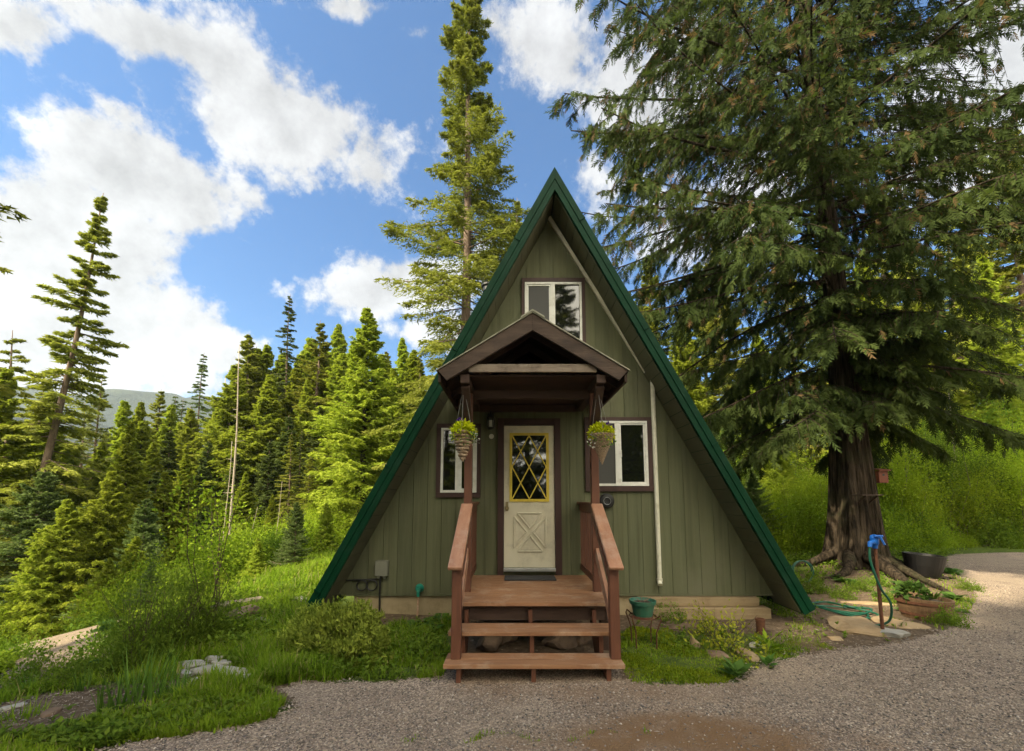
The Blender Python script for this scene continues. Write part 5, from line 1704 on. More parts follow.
def soft(px, py, poly, amp=0.12):
    qx = px + (vnoise(px, py, 0.35, 5) - 0.5) * amp * 2.4 + (vnoise(px, py, 0.11, 6) - 0.5) * amp
    qy = py + (vnoise(px, py, 0.35, 7) - 0.5) * amp * 2.4 + (vnoise(px, py, 0.11, 8) - 0.5) * amp
    return in_poly(qx, qy, poly)


def axis(a, b, step, lo, hi, g=1.13):
    c = list(np.arange(a, b + 1e-6, step))
    s = step
    while c[-1] < hi:
        s *= g
        c.append(c[-1] + s)
    s = step
    while c[0] > lo:
        s *= g
        c.insert(0, c[0] - s)
    return np.array(c)


def grid(name, xs, ys, dz, mat, keep=None, attrs=None, kind='structure'):
    gx, gy = np.meshgrid(xs, ys)
    z = height(gx, gy) + dz
    V = np.stack([gx.ravel(), gy.ravel(), z.ravel()], 1)
    nx, ny = len(xs), len(ys)
    a = (np.arange(ny - 1)[:, None] * nx + np.arange(nx - 1)[None, :]).ravel()
    Fq = np.stack([a, a + 1, a + nx + 1, a + nx], 1)
    if keep is not None:
        k = keep(V[:, 0], V[:, 1])
        fk = k[Fq].any(1)
        Fq = Fq[fk]
        used = np.unique(Fq)
        mp = np.zeros(len(V), int)
        mp[used] = np.arange(len(used))
        V = V[used]
        Fq = mp[Fq]
    o = raw_mesh(name, V, Fq, mat, None, smooth=True)
    for an, fn in (attrs or {}).items():
        at_ = o.data.attributes.new(an, 'FLOAT', 'POINT')
        at_.data.foreach_set('value', np.ascontiguousarray(fn(V[:, 0], V[:, 1]), np.float32))
    tag(o, kind=kind)
    return o


def ground_mat():
    m, nt, N, L = new_mat('forest ground')
    out = nd(nt, 'ShaderNodeOutputMaterial')
    b = nd(nt, 'ShaderNodeBsdfPrincipled', i_Roughness=0.95)
    b.inputs['Specular IOR Level'].default_value = 0.1
    n1 = ramp(nt, noise(nt, 1.3, 6, 0.7), 0.35, 0.65)
    n2 = ramp(nt, noise(nt, 14, 5, 0.7), 0.35, 0.65)
    soil = mixc(nt, n2, (0.085, 0.058, 0.036), (0.17, 0.125, 0.085))
    green = mixc(nt, n2, (0.045, 0.07, 0.014), (0.095, 0.13, 0.022))
    ga = nd(nt, 'ShaderNodeAttribute', attribute_name='green')
    c = mixc(nt, ga.outputs['Fac'], soil, green)
    tc = nd(nt, 'ShaderNodeTexCoord')
    vo = nd(nt, 'ShaderNodeTexVoronoi', i_Scale=42)
    L.new(tc.outputs['Object'], vo.inputs['Vector'])
    speck = ramp(nt, vo.outputs['Color'], 0.86, 0.9)
    litter = mixc(nt, speck, c, (0.27, 0.205, 0.145))
    c = mixc(nt, ga.outputs['Fac'], litter, c)
    L.new(c, b.inputs['Base Color'])
    bn = nd(nt, 'ShaderNodeBump', i_Strength=0.9, i_Distance=0.03)
    L.new(noise(nt, 26, 6, 0.75), bn.inputs['Height'])
    L.new(bn.outputs[0], b.inputs['Normal'])
    L.new(b.outputs[0], out.inputs[0])
    return m


def gravel_mat(name, tones, scale, edge_attr, earth, earth_attr=None):
    """crushed stone: every voronoi cell is a stone with its own tone; ragged edge through the mask"""
    m, nt, N, L = new_mat(name)
    out = nd(nt, 'ShaderNodeOutputMaterial')
    b = nd(nt, 'ShaderNodeBsdfPrincipled', i_Roughness=0.9)
    b.inputs['Specular IOR Level'].default_value = 0.2
    tc = nd(nt, 'ShaderNodeTexCoord')
    vo = nd(nt, 'ShaderNodeTexVoronoi', i_Scale=scale)
    L.new(tc.outputs['Object'], vo.inputs['Vector'])
    sep = nd(nt, 'ShaderNodeSeparateColor')
    L.new(vo.outputs['Color'], sep.inputs[0])
    c = mixc(nt, sep.outputs[0], tones[0], tones[1])
    c = mixc(nt, ramp(nt, sep.outputs[1], 0.78, 0.80), c, tones[2])
    c = mixc(nt, ramp(nt, sep.outputs[2], 0.85, 0.87), c, tones[3])
    dust = ramp(nt, noise(nt, 0.55, 6, 0.65), 0.42, 0.68)
    big = mixc(nt, ramp(nt, noise(nt, 2.2, 5, 0.7), 0.3, 0.7), (0.76, 0.73, 0.70), (1.12, 1.10, 1.06))
    c = mixc(nt, 1.0, c, big, 'MULTIPLY')
    mul = nd(nt, 'ShaderNodeMath', operation='MULTIPLY')
    L.new(dust, mul.inputs[0])
    mul.inputs[1].default_value = 0.6
    c = mixc(nt, mul.outputs[0], c, earth)
    if earth_attr:
        ea = nd(nt, 'ShaderNodeAttribute', attribute_name=earth_attr)
        sc_ = nd(nt, 'ShaderNodeMath', operation='MULTIPLY')
        L.new(ea.outputs['Fac'], sc_.inputs[0])
        L.new(ramp(nt, noise(nt, 3.0, 6, 0.7), 0.15, 0.5), sc_.inputs[1])
        c = mixc(nt, sc_.outputs[0], c, (0.21, 0.125, 0.065))
    L.new(c, b.inputs['Base Color'])
    dv = nd(nt, 'ShaderNodeBump', i_Strength=1.0, i_Distance=0.012)
    inv = nd(nt, 'ShaderNodeMath', operation='SUBTRACT')
    inv.inputs[0].default_value = 1
    L.new(vo.outputs['Distance'], inv.inputs[1])
    L.new(inv.outputs[0], dv.inputs['Height'])
    L.new(dv.outputs[0], b.inputs['Normal'])
    ea = nd(nt, 'ShaderNodeAttribute', attribute_name=edge_attr)
    s1 = nd(nt, 'ShaderNodeMath', operation='ADD')
    nn = nd(nt, 'ShaderNodeMath', operation='MULTIPLY_ADD')
    L.new(noise(nt, 17, 5, 0.7), nn.inputs[0])
    nn.inputs[1].default_value = 1.6
    nn.inputs[2].default_value = -0.8
    L.new(ea.outputs['Fac'], s1.inputs[0])
    L.new(nn.outputs[0], s1.inputs[1])
    gt = nd(nt, 'ShaderNodeMath', operation='GREATER_THAN')
    gt.inputs[1].default_value = 0.45
    L.new(s1.outputs[0], gt.inputs[0])
    tr = nd(nt, 'ShaderNodeBsdfTransparent')
    mx = nd(nt, 'ShaderNodeMixShader')
    L.new(gt.outputs[0], mx.inputs[0])
    L.new(tr.outputs[0], mx.inputs[1])
    L.new(b.outputs[0], mx.inputs[2])
    L.new(mx.outputs[0], out.inputs[0])
    return m


def blur_mask(fn, r):
    def g(x, y):
        s = 0
        for k in range(12):
            a = k * 2.4
            q = r * math.sqrt((k + 0.5) / 12)
            s = s + fn(x + q * math.cos(a), y + q * math.sin(a)).astype(float)
        return s / 12
    return g


def green_mask(x, y):
    m = np.ones(np.shape(x))
    for pl in (GRAVEL, SAND, BARE, BARE2, ROOTSOIL, PATH):
        m[in_poly(x, y, pl)] = 0
    under = (x > -2.4) & (x < 3.6) & (y > 5.4) & (y < 14)
    m[under] = 0
    m[(x > -0.7) & (x < 1.1) & (y > 3.7) & (y < 6.5)] = 0
    m *= np.clip(0.4 + 1.2 * vnoise(x, y, 1.1, 3), 0, 1)
    return m


M['ground'] = ground_mat()
xs = axis(-9, 9, 0.09, -2500, 2500)
ys = axis(1.6, 13, 0.09, -2300, 2500)
grid('ground', xs, ys, 0, 'ground', attrs={'green': green_mask})
M['gravel'] = gravel_mat('driveway gravel', ((0.18, 0.140, 0.113), (0.37, 0.295, 0.235), (0.49, 0.40, 0.315), (0.10, 0.083, 0.071)), 88, 'edge', (0.30, 0.235, 0.17), 'mud')


def mud(x, y):
    c = gp(720, 742)
    d = np.hypot((x - c[0]) / 0.75, (y - c[1]) / 0.30) + (vnoise(x, y, 0.3, 9) - 0.5) * 0.9
    c2 = gp(590, 690)
    d2 = np.hypot((x - c2[0]) / 1.2, (y - c2[1]) / 0.25) + (vnoise(x, y, 0.3, 4) - 0.5) * 0.9
    c3 = gp(560, 745)
    d3 = np.hypot((x - c3[0]) / 0.5, (y - c3[1]) / 0.2) + (vnoise(x, y, 0.3, 4) - 0.5) * 0.9
    return np.clip(2.0 - d * 1.3, 0, 1) + 0.45 * np.clip(1.3 - d2, 0, 1) * (d > 1.2) + 0.5 * np.clip(1.3 - d3, 0, 1)


gm = lambda x, y: in_poly(x, y, GRAVEL)
gxs = axis(-4.5, 9, 0.09, -6, 30, 1.06)
gys = axis(1.4, 13.4, 0.09, -8, 13.6, 1.1)
grid('driveway', gxs, gys, 0.006, 'gravel', keep=lambda x, y: blur_mask(gm, 0.2)(x, y) > 0.05, attrs={'edge': blur_mask(gm, 0.16), 'mud': mud})
M['sand'] = gravel_mat('sandy clearing', ((0.20, 0.155, 0.11), (0.28, 0.22, 0.16), (0.33, 0.27, 0.20), (0.15, 0.115, 0.08)), 60, 'edge', (0.22, 0.165, 0.11))
sm = lambda x, y: in_poly(x, y, SAND)
grid('sandy_path', np.arange(-16, -2, 0.1), np.arange(3, 14, 0.1), 0.006, 'sand', keep=lambda x, y: blur_mask(sm, 0.9)(x, y) > 0.03, attrs={'edge': blur_mask(sm, 0.8)})

# loose stones on the gravel, one mass nobody could count
def pebbles(n, seed):
    rs = np.random.RandomState(seed)
    # denser towards the camera
    yy = 1.9 + 6.5 * rs.random(n * 3) ** 1.7
    xx = (rs.random(n * 3) * 2 - 1) * (yy * 1.35)
    k = soft(xx, yy, GRAVEL, 0.25) & ((xx < -0.62) | (xx > 1.0) | (yy < 3.95))
    k &= rs.random(len(xx)) > mud(xx, yy) * 0.85
    xx, yy = xx[k][:n], yy[k][:n]
    n = len(xx)
    r = 0.0035 + 0.0085 * rs.random(n) ** 2.5
    base = np.array([(1, 0, 0), (0, 1, 0), (-1, 0, 0), (0, -1, 0), (0, 0, 1), (0, 0, -1)], float)
    fc = np.array([(0, 1, 4), (1, 2, 4), (2, 3, 4), (3, 0, 4), (1, 0, 5), (2, 1, 5), (3, 2, 5), (0, 3, 5)])
    V = base[None] * (0.7 + 0.6 * rs.random((n, 6, 1))) * r[:, None, None] * np.array([1, 1, 0.7])
    a = rs.random(n) * 6.28
    c, s = np.cos(a), np.sin(a)
    V = np.stack([V[..., 0] * c[:, None] - V[..., 1] * s[:, None], V[..., 0] * s[:, None] + V[..., 1] * c[:, None], V[..., 2]], -1)
    V = V + np.stack([xx, yy, height(xx, yy) + 0.008 + r * 0.2], 1)[:, None, :]
    Fq = (fc[None] + (np.arange(n) * 6)[:, None, None]).reshape(-1, 3)
    return V.reshape(-1, 3), Fq, np.repeat(rs.random(n), 6)


def pebble_mat():
    m, nt, N, L = new_mat('gravel stones')
    out = nd(nt, 'ShaderNodeOutputMaterial')
    b = nd(nt, 'ShaderNodeBsdfPrincipled', i_Roughness=0.9)
    b.inputs['Specular IOR Level'].default_value = 0.2
    a = nd(nt, 'ShaderNodeAttribute', attribute_name='tint')
    cr = nd(nt, 'ShaderNodeValToRGB')
    el = cr.color_ramp.elements
    el[0].position, el[0].color = 0.0, (0.10, 0.088, 0.08, 1)
    el[1].position, el[1].color = 1.0, (0.54, 0.47, 0.40, 1)
    e = el.new(0.5)
    e.color = (0.27, 0.225, 0.19, 1)
    e = el.new(0.8)
    e.color = (0.36, 0.28, 0.205, 1)
    L.new(a.outputs['Fac'], cr.inputs[0])
    L.new(cr.outputs[0], b.inputs['Base Color'])
    L.new(b.outputs[0], out.inputs[0])
    return m


M['pebble'] = pebble_mat()
V, Fq, T = pebbles(52000, 5)
tag(raw_mesh('gravel', V, Fq, 'pebble', T), 'grey brown crushed stone lying loose on the driveway', 'gravel', kind='stuff')

# ------------------------------------------------------------------ grass
def grass(name, regions, mat, label, seed, hscale=1.0, cat='grass'):
    """regions: (pixel polygon, blades, height, width, keepout)"""
    rs = np.random.RandomState(seed)
    parts = []
    for (poly_px, n, h, w, clump) in regions:
        poly = ppoly(poly_px)
        P = np.array(poly)
        lo, hi = P.min(0), P.max(0)
        q = lo + (hi - lo) * rs.random((n * 6, 2))
        # blades fall off with distance from the camera
        k = soft(q[:, 0], q[:, 1], poly, 0.2)
        if n > 300:
            k &= ~in_poly(q[:, 0], q[:, 1], GRAVEL) | (rs.random(len(q)) < 0.06)
        k &= rs.random(len(q)) < np.clip(vnoise(q[:, 0], q[:, 1], clump, seed + 3) * 2.5 - 0.72, 0.03, 1)
        k &= ~((q[:, 0] > -2.2) & (q[:, 0] < 3.5) & (q[:, 1] > YF)) & ~((q[:, 0] > -0.62) & (q[:, 0] < 1.03) & (q[:, 1] > 3.85))
        for pl in (BARE, BARE2, PATH, SAND):
            k &= ~in_poly(q[:, 0], q[:, 1], pl) | (rs.random(len(q)) < 0.10)
        q = q[k][:n]
        m = len(q)
        hv = h * (0.35 + 0.9 * vnoise(q[:, 0], q[:, 1], clump * 0.8, seed)) * (0.6 + 0.7 * rs.random(m)) * hscale
        a = rs.random(m) * 6.28
        ln = 0.15 + 0.45 * rs.random(m)
        D = unit(np.stack([ln * np.cos(a), ln * np.sin(a), np.ones(m)], 1))
        P3 = np.stack([q[:, 0], q[:, 1], height(q[:, 0], q[:, 1]) - 0.005], 1)
        patch = vnoise(q[:, 0], q[:, 1], 0.5, seed + 9)
        t = np.clip(0.55 * patch + 0.45 * rs.random(m), 0, 0.92)
        t[rs.random(m) < 0.09] = 1.0
        parts.append(plant_blades(P3, D, hv, w * (0.6 + 0.8 * rs.random(m)), t, 0.15 + 0.5 * rs.random(m), 2))
    V, Fq, T = cat_meshes(parts)
    o = raw_mesh(name, V, Fq, mat, T)
    return tag(o, label, cat, kind='stuff')


grass('grass', [
    ([(-60, 770), (-20, 728), (60, 722), (120, 712), (180, 700), (240, 694), (300, 706), (262, 724), (200, 735), (100, 754), (60, 772)], 15000, 0.14, 0.010, 0.35),
    ([(170, 712), (180, 690), (235, 690), (262, 700), (230, 716)], 3500, 0.22, 0.010, 0.3),
    ([(-30, 712), (0, 694), (60, 684), (130, 676), (180, 668), (180, 684), (90, 694), (0, 710)], 4500, 0.17, 0.010, 0.35),
    ([(195, 658), (330, 640), (450, 622), (450, 679), (400, 683), (340, 685), (300, 682), (250, 688), (262, 676)], 22000, 0.16, 0.009, 0.45),
    ([(262, 686), (262, 640), (330, 640), (360, 680), (310, 684)], 8000, 0.30, 0.009, 0.4),
    ([(400, 640), (450, 622), (450, 679), (400, 683)], 4000, 0.2, 0.010, 0.4),
    ([(118, 660), (160, 620), (330, 600), (320, 650), (180, 672), (118, 680)], 20000, 0.22, 0.009, 0.5),
    ([(200, 618), (240, 590), (310, 560), (330, 545), (330, 612), (300, 622)], 16000, 0.34, 0.016, 0.7),
    ([(120, 625), (200, 590), (330, 540), (330, 580), (200, 632), (128, 645)], 14000, 0.34, 0.018, 0.6),
    ([(120, 640), (150, 612), (230, 606), (215, 640), (130, 660)], 12000, 0.30, 0.013, 0.6),
], 'grass', 'sunlit green grass and weeds along the slope and lawn left of the steps', 31)
grass('grass', [
    ([(618, 684), (622, 640), (660, 634), (720, 646), (755, 668), (742, 686), (680, 688)], 5500, 0.06, 0.007, 0.22),
    ([(750, 670), (770, 636), (800, 610), (850, 640), (800, 660)], 2600, 0.08, 0.008, 0.25),
    ([(900, 640), (940, 600), (985, 600), (970, 625), (930, 642)], 1300, 0.11, 0.010, 0.3),
    ([(970, 610), (985, 595), (1012, 598), (1000, 612)], 900, 0.06, 0.009, 0.25),
    ([(890, 610), (930, 580), (975, 575), (960, 604), (920, 622)], 900, 0.11, 0.010, 0.3),
    ([(730, 560), (770, 545), (850, 552), (830, 580), (780, 586)], 3500, 0.16, 0.014, 0.4),
    ([(376, 740), (430, 730), (436, 742), (395, 748)], 160, 0.06, 0.008, 0.2),
    ([(455, 735), (640, 732), (660, 742), (460, 744)], 280, 0.05, 0.008, 0.2),
    ([(590, 712), (614, 704), (618, 716), (596, 722)], 110, 0.05, 0.008, 0.2),
], 'grass', 'short patchy grass between the steps, the right roof tip and the barrel', 32)
# mossy mat right of the steps
grass('moss', [([(618, 682), (624, 630), (660, 628), (720, 650), (745, 672), (735, 685), (680, 688)], 15000, 0.035, 0.012, 0.3),
               ([(755, 668), (780, 640), (830, 640), (850, 648), (800, 658)], 4000, 0.025, 0.012, 0.3)], 'moss', 'yellow green moss and clover carpet right of the steps', 33, cat='moss')


def weeds(name, regions, mat, label, seed):
    rs = np.random.RandomState(seed)
    parts = []
    for (poly_px, n, r, L_, W_) in regions:
        poly = ppoly(poly_px)
        P = np.array(poly)
        q = P.min(0) + (P.max(0) - P.min(0)) * rs.random((n * 5, 2))
        k = soft(q[:, 0], q[:, 1], poly, 0.2) & ~in_poly(q[:, 0], q[:, 1], GRAVEL)
        k &= rs.random(len(q)) < np.clip(vnoise(q[:, 0], q[:, 1], 0.4, seed) * 2.2 - 0.5, 0.03, 1)
        k &= ~((q[:, 0] > -2.2) & (q[:, 0] < 3.5) & (q[:, 1] > YF)) & ~((q[:, 0] > -0.62) & (q[:, 0] < 1.03) & (q[:, 1] > 3.85))
        for pl in (BARE, BARE2, PATH, SAND):
            k &= ~in_poly(q[:, 0], q[:, 1], pl) | (rs.random(len(q)) < 0.12)
        q = q[k][:n]
        per = 7
        i = np.repeat(np.arange(len(q)), per)
        a = rs.random(len(i)) * 6.28
        el = 0.15 + 0.7 * rs.random(len(i))
        D = np.stack([np.cos(a) * np.cos(el), np.sin(a) * np.cos(el), np.sin(el)], 1)
        Nn = unit(np.array([0, 0, 1.0]) - D * D[:, 2:3])
        hh = r * rs.random(len(q))
        P3 = np.stack([q[i, 0], q[i, 1], height(q[i, 0], q[i, 1]) + hh[i] * rs.random(len(i))], 1)
        tt = rs.random(len(q))
        parts.append(kite_leaves(P3, D, Nn, L_ * (0.5 + 0.9 * rs.random(len(i))), W_ * (0.5 + 0.9 * rs.random(len(i))), np.clip(0.6 * tt[i] + 0.4 * rs.random(len(i)), 0, 1)))
    V, Fq, T = cat_meshes(parts)
    return tag(raw_mesh(name, V, Fq, mat, T), label, 'ground cover', kind='stuff')


weeds('ground_cover', [
    ([(195, 658), (330, 640), (450, 622), (450, 679), (340, 685), (250, 688)], 1500, 0.16, 0.045, 0.026),
    ([(128, 655), (170, 612), (330, 590), (320, 650), (150, 672)], 2200, 0.18, 0.055, 0.034),
    ([(200, 618), (240, 585), (310, 548), (305, 600), (280, 622)], 2500, 0.3, 0.085, 0.05),
    ([(-30, 745), (0, 700), (180, 690), (300, 708), (100, 752)], 900, 0.10, 0.045, 0.026),
    ([(640, 640), (650, 622), (720, 620), (770, 660), (742, 676)], 450, 0.06, 0.03, 0.018),
    ([(770, 640), (800, 580), (960, 570), (975, 610), (880, 645)], 260, 0.08, 0.04, 0.025),
    ([(700, 600), (735, 560), (850, 548), (835, 575), (780, 600)], 1200, 0.2, 0.07, 0.04),
    ([(860, 566), (890, 552), (945, 553), (950, 562)], 700, 0.25, 0.08, 0.05),
], 'leaf_mid', 'low leafy weeds scattered over the grass and soil', 41)
weeds('ground_cover', [
    ([(-60, 640), (0, 590), (120, 595), (100, 622), (20, 630)], 3500, 0.5, 0.09, 0.055),
    ([(-40, 700), (-10, 660), (14, 655), (10, 690)], 500, 0.2, 0.06, 0.04),
    ([(230, 600), (300, 548), (345, 520), (345, 560), (260, 610)], 3500, 0.6, 0.09, 0.055),
    ([(125, 618), (200, 592), (330, 545), (330, 578), (200, 630), (130, 640)], 2000, 0.22, 0.06, 0.036),
    ([(110, 612), (200, 575), (330, 530), (330, 552), (200, 600), (120, 625)], 2500, 0.35, 0.09, 0.055),
], 'leaf_bright', 'bright leafy undergrowth along the foot of the slope', 42)

# fallen bits on the soil
rs = np.random.RandomState(61)
parts = []
for poly_px, n in (([(770, 640), (800, 575), (960, 565), (975, 605), (880, 650)], 1600), ([(-20, 735), (0, 704), (180, 684), (150, 712)], 700), ([(400, 640), (440, 628), (445, 650), (405, 655)], 200), ([(180, 751), (330, 700), (760, 690), (1024, 640), (1024, 751)], 900)):
    poly = np.array(ppoly(poly_px))
    q = poly.min(0) + (poly.max(0) - poly.min(0)) * rs.random((n * 4, 2))
    q = q[in_poly(q[:, 0], q[:, 1], poly)][:n]
    a = rs.random(len(q)) * 6.28
    D = np.stack([np.cos(a), np.sin(a), 0.1 * rs.normal(size=len(q))], 1)
    parts.append(kite_leaves(np.stack([q[:, 0], q[:, 1], height(q[:, 0], q[:, 1]) + 0.012], 1), D, np.tile([0, 0, 1.0], (len(q), 1)), 0.015 + 0.05 * rs.random(len(q)) ** 3, 0.004 + 0.010 * rs.random(len(q)) ** 2, rs.random(len(q))))
tag(raw_mesh('litter', *cat_meshes(parts)[:2], 'pebble', cat_meshes(parts)[2]), 'fallen twigs and wood chips on the bare soil', 'litter', kind='stuff')

# ------------------------------------------------------------------ far hills
def hill_mat():
    m, nt, N, L = new_mat('wooded hillside')
    out = nd(nt, 'ShaderNodeOutputMaterial')
    b = nd(nt, 'ShaderNodeBsdfPrincipled', i_Roughness=0.95)
    f = ramp(nt, noise(nt, 0.006, 8, 0.65), 0.4, 0.6)
    c = mixc(nt, f, (0.007, 0.018, 0.015), (0.034, 0.050, 0.028))
    c = mixc(nt, ramp(nt, noise(nt, 0.05, 5, 0.7), 0.45, 0.6), c, (0.009, 0.021, 0.016))
    L.new(c, b.inputs['Base Color'])
    bn = nd(nt, 'ShaderNodeBump', i_Strength=1.0, i_Distance=12)
    L.new(noise(nt, 0.06, 5, 0.8), bn.inputs['Height'])
    L.new(bn.outputs[0], b.inputs['Normal'])
    L.new(b.outputs[0], out.inputs[0])
    return m


M['hill'] = hill_mat()


def hill(name, Y, rise_px, depth, seed, u0, u1):
    rs = np.random.RandomState(seed)
    n, m = 240, 40
    us = np.linspace(u0, u1, n)
    x = (us - 512) / F_PX * Y
    vv = np.interp(us, rise_px[0], rise_px[1])
    zt = CAM_H + np.array([at(u, v, Y)[2] - CAM_H for u, v in zip(us, vv)]) + (vnoise(x, 0 * x, Y * 0.012, seed) - 0.5) * Y * 0.012 + (vnoise(x, 0 * x, Y * 0.05, seed + 1) - 0.5) * Y * 0.012
    V = []
    for k in range(m):
        t = k / (m - 1)
        prof = np.sin(min(1, t * 1.25) * math.pi / 2) ** 1.2 if t < 0.8 else math.cos((t - 0.8) / 0.2 * 1.2)
        yy = Y - depth + depth * 1.25 * t
        zz = -60 + (zt + 60) * prof + (vnoise(x, 0 * x + yy, Y * 0.08, seed + 2) - 0.5) * Y * 0.05 * math.sin(math.pi * min(t * 1.2, 1)) 
        V.append(np.stack([x, yy + 0 * x, zz], 1))
    V = np.concatenate(V)
    a = (np.arange(m - 1)[:, None] * n + np.arange(n - 1)[None, :]).ravel()
    Fq = np.stack([a, a + 1, a + n + 1, a + n], 1)
    tag(raw_mesh(name, V, Fq, 'hill', None, smooth=True), kind='structure')


hill('hills', 1000, ([-600, 0, 60, 110, 170, 220, 300, 420, 1200], [350, 385, 396, 397, 398, 404, 420, 425, 400]), 450, 3, -500, 1300)
hill('hills', 560, ([-600, 0, 70, 130, 160, 200, 260, 420, 1200], [400, 412, 420, 436, 440, 428, 432, 440, 430]), 260, 9, -500, 1300)

hb = MB().box(-2700, 2700, -2500, 2700, -120, 330)
hm, nt, N, L = new_mat('valley air')
out = nd(nt, 'ShaderNodeOutputMaterial')
pv = nd(nt, 'ShaderNodeVolumePrincipled', i_Density=HAZE, i_Anisotropy=0.3)
pv.inputs['Color'].default_value = (0.80, 0.92, 1.0, 1)
L.new(pv.outputs[0], out.inputs['Volume'])
M['haze'] = hm
tag(hb.build('haze', 'haze'), 'pale valley air veiling the far hills', 'haze', kind='stuff')

# ================================================================== LIGHT AND SKY
SUN_AZ, SUN_EL = R(-122), R(45)         # measured clockwise from the viewing direction (+Y)
sd = bpy.data.lights.new('sun', 'SUN')
sd.energy = 5.0
sd.angle = R(1.2)
sd.color = (1.0, 0.88, 0.64)
so = bpy.data.objects.new('sun', sd)
COL.objects.link(so)
dvec = Vector((math.sin(SUN_AZ) * math.cos(SUN_EL), math.cos(SUN_AZ) * math.cos(SUN_EL), math.sin(SUN_EL)))
so.rotation_euler = dvec.to_track_quat('Z', 'Y').to_euler()
so.location = (-20, 0, 30)

w = bpy.data.worlds.new('World')
S.world = w
w.use_nodes = True
nt = w.node_tree
nt.nodes.clear()
L = nt.links
out = nd(nt, 'ShaderNodeOutputWorld')
bg = nd(nt, 'ShaderNodeBackground', i_Strength=0.09)
sky = nd(nt, 'ShaderNodeTexSky', sky_type='NISHITA', sun_disc=False)
sky.sun_elevation = SUN_EL
sky.sun_rotation = SUN_AZ % (2 * math.pi)
sky.air_density = 1.0
sky.dust_density = 0.6
sky.ozone_density = 1.4
tc = nd(nt, 'ShaderNodeTexCoord')
sp = nd(nt, 'ShaderNodeSeparateXYZ')
L.new(tc.outputs['Generated'], sp.inputs[0])


def mth(op, a, b=None, c=None, clamp=False):
    n = nd(nt, 'ShaderNodeMath', operation=op)
    n.use_clamp = clamp
    for k, q in enumerate((a, b, c)):
        if q is None:
            continue
        if isinstance(q, (int, float)):
            n.inputs[k].default_value = q
        else:
            L.new(q, n.inputs[k])
    return n.outputs[0]


# compass bearing and height angle of the sky direction, bent by noise so that the clouds are ragged
nz = nd(nt, 'ShaderNodeTexNoise', i_Scale=5.5, i_Detail=10, i_Roughness=0.62)
L.new(tc.outputs['Generated'], nz.inputs['Vector'])
nz2 = nd(nt, 'ShaderNodeTexNoise', i_Scale=15, i_Detail=9, i_Roughness=0.66)
L.new(tc.outputs['Generated'], nz2.inputs['Vector'])
hor = mth('SQRT', mth('ADD', mth('MULTIPLY', sp.outputs[0], sp.outputs[0]), mth('MULTIPLY', sp.outputs[1], sp.outputs[1])))
azm = mth('ARCTAN2', sp.outputs[0], sp.outputs[1])
elv = mth('ARCTAN2', sp.outputs[2], hor)


def dir_ae(u, v):
    r = ray(u, v)
    return math.atan2(r[0], r[1]), math.atan2(r[2], math.hypot(r[0], r[1]))


BL = [(90, 345, 175, 66, -6, 1.3), (30, 240, 170, 75, 0, 1.15), (170, 190, 120, 44, 20, 1.1), (285, 112, 145, 72, 26, 1.15), (180, 48, 165, 36, 20, 1.05), (370, 160, 62, 52, 48, 1.0), (405, 290, 105, 32, -8, 1.2), (540, 45, 80, 62, 30, 1.0),
      (660, 90, 95, 80, 0, 0.9), (760, 200, 170, 120, 0, 0.66), (980, 90, 120, 110, 0, 1.1), (15, 20, 75, 32, 0, 0.85), (350, 8, 100, 18, 0, 0.72), (470, 330, 120, 25, 0, 0.85), (215, 345, 80, 32, 10, 1.0), (590, 180, 45, 45, 0, 0.55), (120, 110, 60, 18, 30, 0.55), (415, 30, 35, 16, 0, 0.7), (-250, 200, 300, 200, 0, 0.9), (1350, 200, 300, 200, 0, 0.7)]
dens = None
for (u, v, rx, ry, rot_, amp) in BL:
    a0, e0 = dir_ae(u, v)
    a1, e1 = dir_ae(u + 20 * math.cos(R(rot_)), v + 20 * math.sin(R(rot_)))
    ang_len = math.hypot((a1 - a0) * math.cos(e0), e1 - e0) / 20
    a2, e2 = dir_ae(u, v + 20)
    ang_len2 = math.hypot((a2 - a0) * math.cos(e0), e2 - e0) / 20
    rxa, rya = rx * ang_len, ry * ang_len2
    th = math.atan2(e1 - e0, (a1 - a0) * math.cos(e0))
    dx = mth('MULTIPLY', mth('SUBTRACT', azm, a0), math.cos(e0))
    dy = mth('SUBTRACT', elv, e0)
    p = mth('ADD', mth('MULTIPLY', dx, math.cos(th) / rxa), mth('MULTIPLY', dy, math.sin(th) / rxa))
    q = mth('ADD', mth('MULTIPLY', dx, -math.sin(th) / rya), mth('MULTIPLY', dy, math.cos(th) / rya))
    d2 = mth('ADD', mth('MULTIPLY', p, p), mth('MULTIPLY', q, q))
    g_ = mth('MULTIPLY', mth('EXPONENT', mth('MULTIPLY', d2, -0.9)), amp)
    dens = g_ if dens is None else mth('MAXIMUM', dens, g_)
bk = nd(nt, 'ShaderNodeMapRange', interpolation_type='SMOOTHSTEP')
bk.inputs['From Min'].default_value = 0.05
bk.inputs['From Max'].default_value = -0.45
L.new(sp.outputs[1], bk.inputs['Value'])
back = bk.outputs[0]                         # unseen cloud glow added behind the photographer, filling the shaded cabin and yard
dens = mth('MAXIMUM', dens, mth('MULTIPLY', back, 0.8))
fb = mth('ADD', mth('MULTIPLY', mth('SUBTRACT', nz.outputs['Fac'], 0.5), 2.4), mth('MULTIPLY', mth('SUBTRACT', nz2.outputs['Fac'], 0.5), 1.15))
dd = mth('ADD', mth('MULTIPLY', dens, 1.04), fb)
mr = nd(nt, 'ShaderNodeMapRange', interpolation_type='SMOOTHSTEP')
mr.inputs['From Min'].default_value = 0.36
mr.inputs['From Max'].default_value = 0.74
L.new(dd, mr.inputs['Value'])
cov = mr.outputs[0]
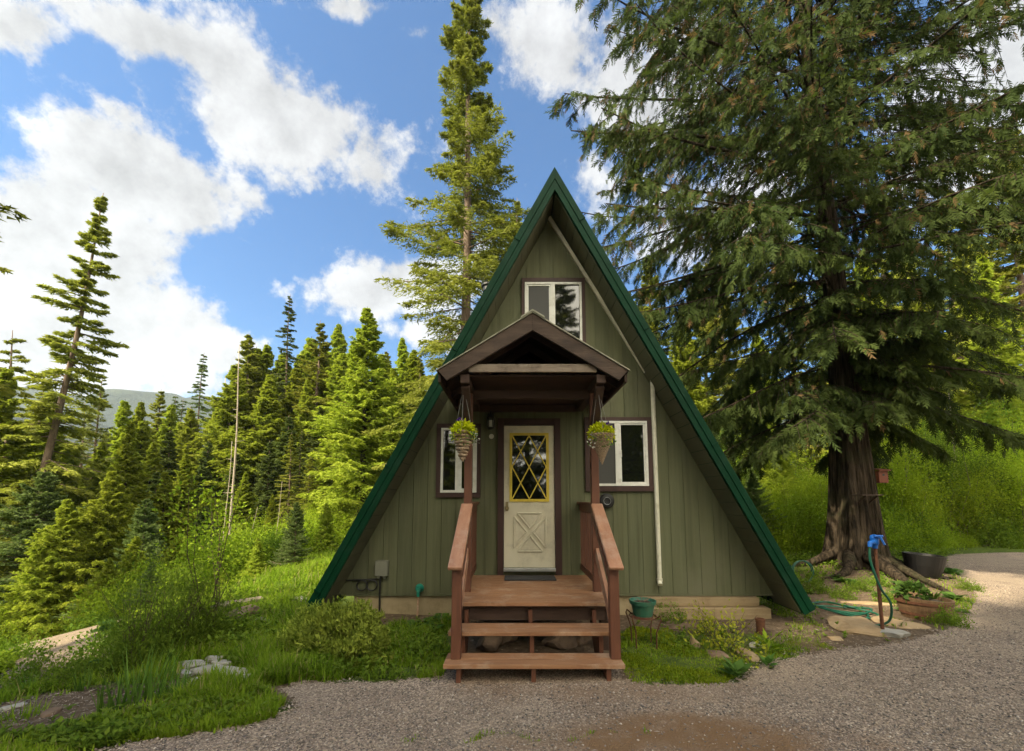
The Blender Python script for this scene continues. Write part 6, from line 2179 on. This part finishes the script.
# billows: brighter on the side towards the sun, greyer in the thick middles
mp = nd(nt, 'ShaderNodeMapping')
mp.inputs['Location'].default_value = (-0.030, -0.012, 0.030)
L.new(tc.outputs['Generated'], mp.inputs[0])
nz3 = nd(nt, 'ShaderNodeTexNoise', i_Scale=5.5, i_Detail=10, i_Roughness=0.62)
L.new(mp.outputs[0], nz3.inputs['Vector'])
relief = mth('SUBTRACT', nz.outputs['Fac'], nz3.outputs['Fac'])
thick = nd(nt, 'ShaderNodeMapRange')
thick.inputs['From Min'].default_value = 0.7
thick.inputs['From Max'].default_value = 1.7
L.new(dd, thick.inputs['Value'])
lowf = nd(nt, 'ShaderNodeMapRange')
lowf.inputs['From Min'].default_value = 0.75
lowf.inputs['From Max'].default_value = 0.30
L.new(elv, lowf.inputs['Value'])
bright = mth('ADD', 3.25, mth('MULTIPLY', lowf.outputs[0], 0.72))
bright = mth('SUBTRACT', bright, mth('MULTIPLY', mth('MULTIPLY', thick.outputs[0], 0.9), mth('SUBTRACT', 1.0, mth('MULTIPLY', lowf.outputs[0], 0.8))))
bright = mth('ADD', bright, mth('MULTIPLY', relief, 5.5))
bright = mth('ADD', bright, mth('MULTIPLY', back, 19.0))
cc = nd(nt, 'ShaderNodeCombineColor')
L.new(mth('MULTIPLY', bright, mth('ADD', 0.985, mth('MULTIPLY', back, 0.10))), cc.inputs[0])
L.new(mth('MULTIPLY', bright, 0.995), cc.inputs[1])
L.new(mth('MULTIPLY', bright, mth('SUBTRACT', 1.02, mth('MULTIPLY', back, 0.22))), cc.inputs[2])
skyc = mixc(nt, 1.0, sky.outputs[0], (0.32, 0.66, 0.92), 'MULTIPLY')
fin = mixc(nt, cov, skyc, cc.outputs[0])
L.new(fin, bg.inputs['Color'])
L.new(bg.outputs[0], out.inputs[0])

# ================================================================== RENDER SETTINGS
S.render.engine = 'CYCLES'
S.cycles.use_denoising = True
try:
    S.cycles.denoiser = 'OPENIMAGEDENOISE'
    S.cycles.denoising_prefilter = 'ACCURATE'
    S.cycles.denoising_input_passes = 'RGB_ALBEDO_NORMAL'
except Exception:
    pass
S.cycles.max_bounces = 6
S.cycles.diffuse_bounces = 3
S.cycles.glossy_bounces = 3
S.cycles.transmission_bounces = 4
S.cycles.transparent_max_bounces = 8
S.cycles.sample_clamp_indirect = 6
S.view_settings.view_transform = 'Standard'
S.view_settings.look = 'None'
S.view_settings.gamma = 1
S.view_settings.use_curve_mapping = False
S.view_settings.exposure = 1.42
